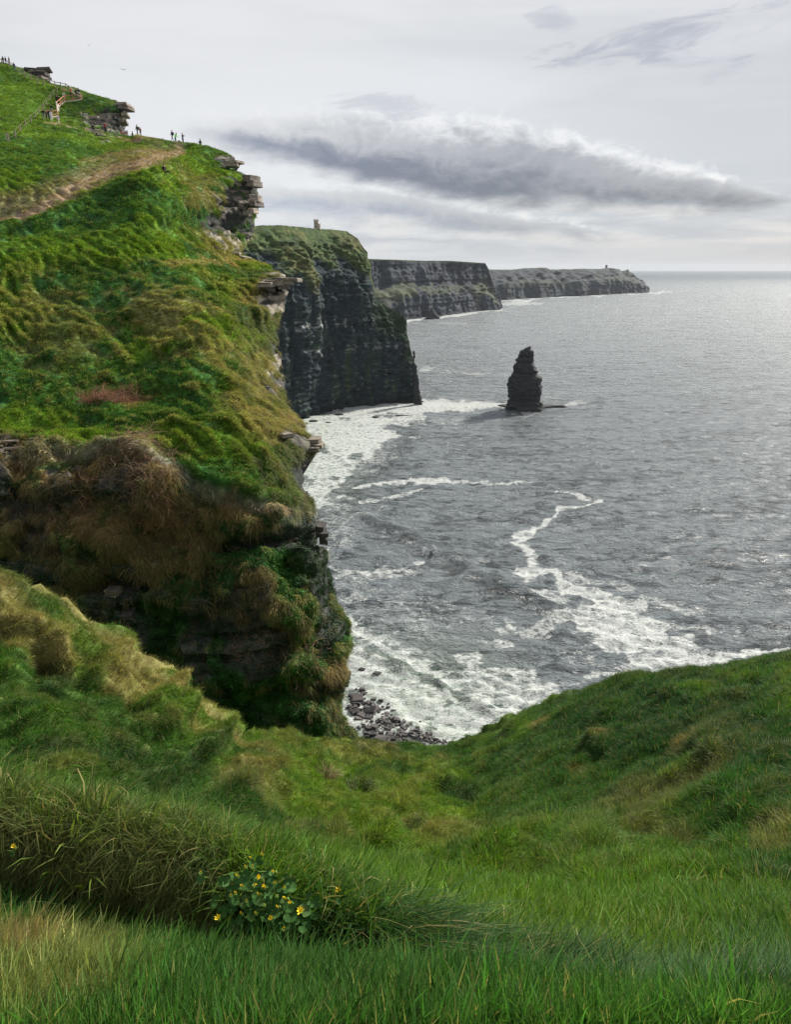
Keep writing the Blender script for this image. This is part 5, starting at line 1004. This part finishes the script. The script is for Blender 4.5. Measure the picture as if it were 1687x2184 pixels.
person(369, 313, 'walk', 'navy', 'navy', 'person in navy with pale blue wrap below the green jacket', -.7, .93, pack='teal')
person(390, 308.5, 'camera', 'navy', 'navy', 'person in navy holding a camera up on the skyline', 1.2)
person(428, 316.5, 'stand', 'olive', 'olive', 'olive clad figure half hidden at the cliff edge', PI, 1.0, dz=-.6)
person(351, 376, 'sit', 'black', 'black', 'person in black sitting on the bank with legs stretched out', .95, 1.05)
# bag on the ground and notice board
p, _ = hpos(382, 308.5); o = obj('backpack', PACK.copy(), None, p+Vector((0, 0, .3))); o.data.materials.append(CL['olive']); o.scale = (1.3, 1.3, 1.2); tag(o, 'olive backpack lying on the grass beside the person in green', 'backpack')
M_board, b = new_mat('notice_print'); tcn = b.node('ShaderNodeTexCoord').outputs['Generated']; sq = b.node('ShaderNodeSeparateXYZ'); b.l.new(tcn, sq.inputs[0])
inn = b.m('MULTIPLY', b.m('MULTIPLY', b.m('GREATER_THAN', sq.outputs[0], .12), b.m('LESS_THAN', sq.outputs[0], .88)), b.m('MULTIPLY', b.m('GREATER_THAN', sq.outputs[2], .2), b.m('LESS_THAN', sq.outputs[2], .62)))
out_surface(b, principled(b, b.mix(inn, (.62, .6, .6), (.45, .16, .14)), .5, .3)); M_wood = plain('weathered_timber', (.20, .16, .13)); M_rail = plain('orange_brown_timber', (.42, .19, .11)); M_pale = plain('pale_timber', (.62, .55, .47))
p, _ = hpos(267, 291); nb_ = empty('notice_board', p, -.1, label='low white and red notice board at the foot of the rock face', cat='notice board')
obj('panel', mesh_py('panel', [(x, y, z) for z in (.25, .95) for x, y in ((-.6, -.03), (.6, -.03), (.6, .03), (-.6, .03))], box_faces(), M_board), nb_)
for sx_ in (-.5, .5): obj('post', bar_mesh('post', (sx_, .06, -.3), (sx_, .06, .9), .08, .08, M_wood), nb_)
# ------------------------------------------------------------------ fences
def rail_fence(pts, label, mat, heights, hpost, wpost=.13, wr=.10, hr=.12, board=None, group=None, every=1):
    P = [hpos(x, y)[0] for x, y in pts]; root = empty('wooden_railing', P[0], 0, label=label, cat='fence'); P = [q_-P[0] for q_ in P]
    for i, q_ in enumerate(P):
        obj('post', bar_mesh('post', q_-Vector((0, 0, .4)), q_+Vector((0, 0, hpost)), wpost, wpost, mat), root)
    for i in range(len(P)-1):
        for h in heights: obj('rail', bar_mesh('rail', P[i]+Vector((0, -.07, h)), P[i+1]+Vector((0, -.07, h)), wr*.6, hr, mat), root)
        if board: obj('step_board', bar_mesh('step_board', P[i]+Vector((0, -.1, .12)), P[i+1]+Vector((0, -.1, .12)), .06, .2, board), root)
    return root
rail_fence([(-8, 140.5), (4, 140), (18, 143), (29, 150), (40, 158.5), (52, 166), (66, 172.5), (80, 178), (93, 182), (107, 185), (118, 188), (130, 191), (141, 194), (150, 199)], 'grey timber rail fence running down the ridge from the hilltop', M_wood, (.62, 1.15), 1.3)
rail_fence([(150, 200), (160, 206), (173, 213.5)], 'short pale length of railing above the corner of the steps', M_pale, (.55, 1.1), 1.2)
rail_fence([(174, 214.5), (155, 216.5), (138.5, 219.5), (130, 226), (121.5, 232)], 'orange brown railing along the upper steps with its corner post', M_rail, (.5, 1.1), 1.2, board=M_pale)
rail_fence([(121.5, 233), (126, 238), (123, 249)], 'steep zigzag piece of pale railing between upper and lower steps', M_pale, (.55, 1.1), 1.2)
rail_fence([(123, 250), (112, 250.5), (101, 250)], 'short level orange brown railing at the foot of the steps', M_rail, (.5, 1.1), 1.2, board=M_pale)
WF = [(680, 552), (628, 580), (595, 630), (550, 685), (510, 735), (460, 790), (415, 850), (365, 900), (305, 950), (240, 1010), (183, 1080), (95, 1115), (75, 1120)]
P = [hpos(X*.18, 101.2+Y*.18)[0] for X, Y in WF]; wf = empty('wire_fence', P[0], 0, label='post and wire fence running down the green field', cat='fence')
for q_ in P: obj('post', bar_mesh('post', q_-P[0]-Vector((0, 0, .4)), q_-P[0]+Vector((rb.normal(0, .05), 0, 1.15)), .11, .11, M_wood), wf)
for i in range(len(P)-1):
    for h in (.5, 1.0): obj('wire', bar_mesh('wire', P[i]-P[0]+Vector((0, 0, h)), P[i+1]-P[0]+Vector((0, 0, h)), .02, .02, M_wood), wf)
# ------------------------------------------------------------------ birds
M_bird = plain('gull_feathers', (.10, .10, .11))
def bird(px, py, d, s, label, roll):
    p = Vector(at(px, py, d)); r_ = empty('bird', p, .3, label=label, cat='bird'); r_.rotation_euler = (0, roll, .3); r_.scale = (s, s, s); V = []; F = []
    for j, (y, rr) in enumerate(((-.28, .01), (-.2, .045), (0, .06), (.15, .04), (.30, .015))):
        for k in range(8): V.append((rr*math.cos(k*PI/4), y, rr*math.sin(k*PI/4)))
    F = [(j*8+k, j*8+(k+1) % 8, (j+1)*8+(k+1) % 8, (j+1)*8+k) for j in range(4) for k in range(8)]; obj('body', mesh_py('body', V, F, M_bird, True), r_)
    for s_ in (-1, 1):
        Q_ = [(s_*.04, -.08, .03), (s_*.04, .09, .03), (s_*.32, -.13, .12), (s_*.32, .03, .12), (s_*.66, .0, .05), (s_*.66, .05, .05)]
        V = [(x, y, z+t) for t in (0, .012) for x, y, z in Q_]; obj('wing', mesh_py('wing', V, [(0, 1, 3, 2), (2, 3, 5, 4), (6, 8, 9, 7), (8, 10, 11, 9), (0, 2, 8, 6), (2, 4, 10, 8), (1, 7, 9, 3), (3, 9, 11, 5), (4, 5, 11, 10), (0, 6, 7, 1)], M_bird), r_)
bird(262, 149, 150, 1.0, 'dark bird gliding level above the cliff path', .03); bird(189, 97.5, 190, .8, 'small banking bird high above the hilltop', -.5)
# ------------------------------------------------------------------ stone tower on the cliff, ruined tower on the last headland
M_tower = mat_rock('pale_tower_stone', (.42, .34, .26), (.55, .46, .36), 0, 1.0); M_dark = plain('dark_opening', (.02, .02, .02))
def ring(n, r, z0, z1, r1=None): 
    r1 = r1 or r; V = [(rr*math.cos(2*PI*i/n), rr*math.sin(2*PI*i/n), z) for z, rr in ((z0, r), (z1, r1)) for i in range(n)]
    return V, [(i, (i+1) % n, n+(i+1) % n, n+i) for i in range(n)]+[tuple(range(n, 2*n))]
jt = int(np.argmin(np.abs(TCT[:, 0]-674))); tp_ = Vector(TCQ[-3, jt]); tp_.y += 8
p = Vector(at(674.5, 487.5, tp_.y)); k_ = tp_.y/FPX*1.0
tw = empty('stone_tower', p-Vector((0, 0, .3)), 0, label='round crenellated stone tower standing on top of the tower cliff', cat='tower')
R0 = 4.7*k_/1.0; H0 = 17*k_
V, F = ring(20, R0, -1.5, H0*.86, R0*.97); obj('wall', mesh_py('wall', V, F, M_tower), tw)
V, F = ring(20, R0*1.07, H0*.80, H0*.88, R0*1.07); obj('parapet', mesh_py('parapet', V, F, M_tower), tw)
for i in range(10):
    a_ = 2*PI*i/10+.15; m_ = obj('merlon', mesh_py('merlon', [(x*.9, y*.5, z) for z in (H0*.88, H0) for x, y in ((-1, -1), (1, -1), (1, 1), (-1, 1))], box_faces(), M_tower), tw, (R0*.98*math.cos(a_), R0*.98*math.sin(a_), 0)); m_.rotation_euler = (0, 0, a_+PI/2); m_.scale = (R0*.22, R0*.22, 1)
sqt = [(x, y, z) for z in (-1.5, H0*.5) for x, y in ((-1, -1), (1, -1), (1, 1), (-1, 1))]
o = obj('turret', mesh_py('turret', [(x*R0*.42, y*R0*.42, z) for x, y, z in sqt], box_faces(), M_tower), tw, (R0*1.3, -R0*.1, 0))
for sx_ in (-1, 1):
    for sy_ in (-1, 1): obj('merlon', mesh_py('merlon', [(x*R0*.13, y*R0*.13, z) for z in (H0*.5, H0*.58) for x, y in ((-1, -1), (1, -1), (1, 1), (-1, 1))], box_faces(), M_tower), o, (sx_*R0*.3, sy_*R0*.3, 0))
for (x_, z_, w_, h_) in ((-.3, .55, .14, .12), (.35, .55, .14, .14), (.4, .25, .12, .12), (-.2, .2, .12, .14)):
    yy_ = -math.sqrt(1-x_*x_)*R0*1.01; obj('window', mesh_py('window', [(x_*R0+x*w_*R0, yy_+y*.3, z_*H0+z*h_*H0/2) for z in (-1, 1) for x, y in ((-1, -1), (1, -1), (1, 1), (-1, 1))], box_faces(), M_dark), tw)
# small walls and visitors dots by the tower are left to the ridge grass
pf = Vector(at(1293.5, 573.5, float(C3Q[-3, int(np.argmin(np.abs(proj(C3Q[-3])[0]-1293.5))), 1])+15)); kf = pf.y/FPX
rt = empty('ruined_tower', pf-Vector((0, 0, .5*kf)), 0, label='tiny ruined square tower on the last headland', cat='tower'); M_ruin = plain('dark_ruin_stone', (.07, .07, .075))
V = []; prof = ((-1, 2.1), (1.0, 2.0), (5.0, 1.7), (5.3, 2.3), (7.2, 2.4))
for z, r_ in prof:
    for x, y in ((-1, -1), (1, -1), (1, 1), (-1, 1)): V.append((x*r_*kf*.85, y*r_*kf*.85, z*kf))
obj('wall', mesh_py('wall', V, [(j*4+k, j*4+(k+1) % 4, (j+1)*4+(k+1) % 4, (j+1)*4+k) for j in range(4) for k in range(4)]+[(16, 17, 18, 19)], M_ruin), rt)
obj('broken_corner', mesh_py('broken_corner', [(x*.8*kf-1.0*kf, y*1.5*kf, z*kf) for z in (7.2, 8.0) for x, y in ((-1, -1), (1, -1), (1, 1), (-1, 1))], box_faces(), M_ruin), rt)
o = obj('low_wall', mesh_py('low_wall', [(x*9*kf+8*kf, y*1.2*kf, z*kf) for z in (-1, .7) for x, y in ((-1, -1), (1, -1), (1, 1), (-1, 1))], box_faces(), M_ruin), rt)
# ------------------------------------------------------------------ yellow celandines in the bank
M_petal = plain('yellow_petal', (.80, .62, .03), .5, .3); M_stem = plain('flower_stem', (.10, .18, .03), .6); M_leaf, b = new_mat('glossy_leaf')
oc = b.node('ShaderNodeTexCoord').outputs['Object']; ri = b.node('ShaderNodeObjectInfo').outputs['Random']; nl = b.noise(oc, 60, 4, .6)
lc = b.mix(b.lin(nl, .35, .65), (.02, .075, .014), (.06, .15, .03)); lc = b.mix(b.smooth(ri, .8, .97, 0, .5), lc, (.12, .18, .06)); out_surface(b, principled(b, lc, .7, .2, bump(b, nl, .3, .002)))
def leaf_mesh(seed):
    r = np.random.RandomState(seed); V = [(0, 0, 0)]; n = 12
    for i in range(n+1):
        a_ = math.radians(20+320*i/n); rr = 1.0*(1-.12*math.cos(a_*2))*r.uniform(.93, 1.05); V.append((rr*math.cos(a_)*.5-.0, rr*math.sin(a_)*.5, .10*abs(math.sin(a_*1.5))+.10*(rr*.5)))
    return mesh_py('leaf', V, [(0, i+1, i+2) for i in range(n)], M_leaf, True)
LF = [leaf_mesh(i) for i in range(5)]
def petal_mesh():
    V = []; 
    for t, w_ in ((0, .12), (.35, .42), (.7, .45), (1.0, .12)):
        for s_ in (-1, 0, 1): V.append((s_*w_*.5, t, -.12*abs(s_)+.10*t*(1-t)*0+.0))
    V2 = [(x, y, z+.06*(1-abs(x))) for x, y, z in V]
    return mesh_py('petal', V2, [(r_*3+c_, r_*3+c_+1, r_*3+c_+4, r_*3+c_+3) for r_ in range(3) for c_ in range(2)], M_petal, True)
PT = petal_mesh()
def bank_point(px, py, off):
    p, n_ = fpos(px, py, 2.9, 4.4); d0 = p.y; return Vector(at(px, py, max(d0-off, 1.2))), p
rf = np.random.RandomState(21); viewd = Vector((0, -.62, .78))
def flower(px, py, s, openness, parent, seedn=0):
    c_, g_ = bank_point(px, py, .25); root = Vector(parent.location); e = bpy.data.objects.new('flower', bar_mesh('flower', (0, 0, 0), Vector((0, 0, -.006)), .008, .008, M_stem)); link(e); e.parent = parent; e.location = c_-root
    ax = (Vector((rf.normal(0, .35), -.35, 1))).normalized(); q_ = ax.to_track_quat('Z', 'Y'); e.rotation_euler = q_.to_euler()
    np_ = 8 if openness > .5 else 7
    for k in range(np_):
        pt = bpy.data.objects.new('petal', PT); link(pt); pt.parent = e; pt.scale = (s*.8, s*1.25, s*.8); pt.rotation_euler = Euler((math.radians(86-62*openness+rf.normal(0, 6)), 0, 2*PI*k/np_), 'XYZ')
    g0_ = g_-Vector((0, 0, .03)); mid = (c_+g0_)/2+Vector((rf.normal(0, .02), -.02, .02)); prev = c_; 
    V = []; 
    pts_ = [c_, c_*.6+mid*.4+Vector((0, 0, -.01)), mid, mid*.4+g0_*.6, g0_]
    for q_ in pts_:
        for k in range(4): V.append(q_-root+Vector((.0016*math.cos(k*PI/2), .0016*math.sin(k*PI/2), 0)))
    st_ = obj('stem', mesh_py('stem', V, [(j*4+k, j*4+(k+1) % 4, (j+1)*4+(k+1) % 4, (j+1)*4+k) for j in range(4) for k in range(4)], M_stem, True), parent)
def plant(px, py, label, flowers, leaves, sl=1.0):
    c_, g_ = bank_point(px, py, 0); e = empty('celandine_plant', g_, 0, label=label, cat='flowering plant')
    for (x, y, s_, op) in flowers: flower(x, y, s_*.85, op*.6, e)
    for (x, y) in leaves:
        L_, G_ = bank_point(x, y, .06+rf.uniform(0, .14)); o = bpy.data.objects.new('leaf', LF[rf.randint(5)]); link(o); o.parent = e; o.location = L_-e.location
        s_ = rf.uniform(.018, .034)*sl; o.scale = (s_, s_, s_); ax = (Vector((rf.normal(0, .4), -.75+rf.normal(0, .3), .8))).normalized(); o.rotation_euler = (ax.to_track_quat('Z', 'Y').to_matrix() @ Matrix.Rotation(rf.uniform(0, 6.28), 3, 'Z')).to_euler()
ZF = [(620, 610, .010, .2), (830, 590, .009, .1), (510, 620, .009, .2), (680, 700, .010, .3), (860, 820, .009, .2), (500, 880, .009, .1), (980, 780, .009, .3), (640, 880, .009, .2), (820, 480, .009, .2), (540, 430, .008, .1), (710, 315, .011, .1), (592, 345, .008, .05), (603, 432, .010, .05), (462, 516, .009, .1), (650, 540, .012, .35), (733, 630, .012, .1), (912, 640, .011, .05), (395, 710, .009, .1), (440, 690, .011, .1), (547, 765, .011, .1), (937, 740, .012, .2), (278, 935, .013, .8), (775, 935, .013, .4), (903, 1035, .012, .1), (1070, 865, .014, .85), (840, 710, .006, .05), (717, 797, .006, .05)]
zf = lambda X, Y: (404.9+X*.22, 1754.5+Y*.22)
lv = []
while len(lv) < 210:
    X, Y = rf.normal(700, 260), rf.normal(800, 270)
    if ((X-700)/480)**2+((Y-800)/500)**2 < 1: lv.append(zf(X, Y))
plant(560, 1930, 'clump of yellow celandines with round glossy leaves in the bank', [(*zf(a_, c_), s_*1.15, op) for a_, c_, s_, op in ZF], lv)
plant(724, 1900, 'single open yellow celandine right of the main clump', [(*zf(1450, 660), .016, .7)], [(722, 1922), (676, 1925), (670, 1952), (742, 1935)])
plant(427, 1863, 'single closed celandine left of the main clump', [(426.5, 1862, .010, .1)], [(430, 1872)])
plant(31, 1808, 'single yellow celandine in the bank at the left edge', [(31, 1807, .014, .5)], [(40, 1818), (26, 1820)])
# ------------------------------------------------------------------ air
HZ = 0.000018
X0, X1, Y0, Y1, Z0, Z1 = -24000, 42000, -40, 43000, -4.5, 330.0
hz = obj('haze', mesh_py('haze', [(x, y, z) for z in (Z0, Z1) for x, y in ((X0, Y0), (X1, Y0), (X1, Y1), (X0, Y1))], box_faces(), None)); hz['kind'] = 'stuff'; hz['label'] = 'pale sea air'
m = bpy.data.materials.new('sea_air'); m.use_nodes = True; m.node_tree.nodes.clear(); b = NB(m.node_tree)
pv = b.node('ShaderNodeVolumePrincipled'); pv.inputs['Color'].default_value = (.86, .92, 1.0, 1); pv.inputs['Density'].default_value = HZ; pv.inputs['Anisotropy'].default_value = 0.0
o_ = b.node('ShaderNodeOutputMaterial'); b.l.new(pv.outputs[0], o_.inputs['Volume']); hz.data.materials.append(m)
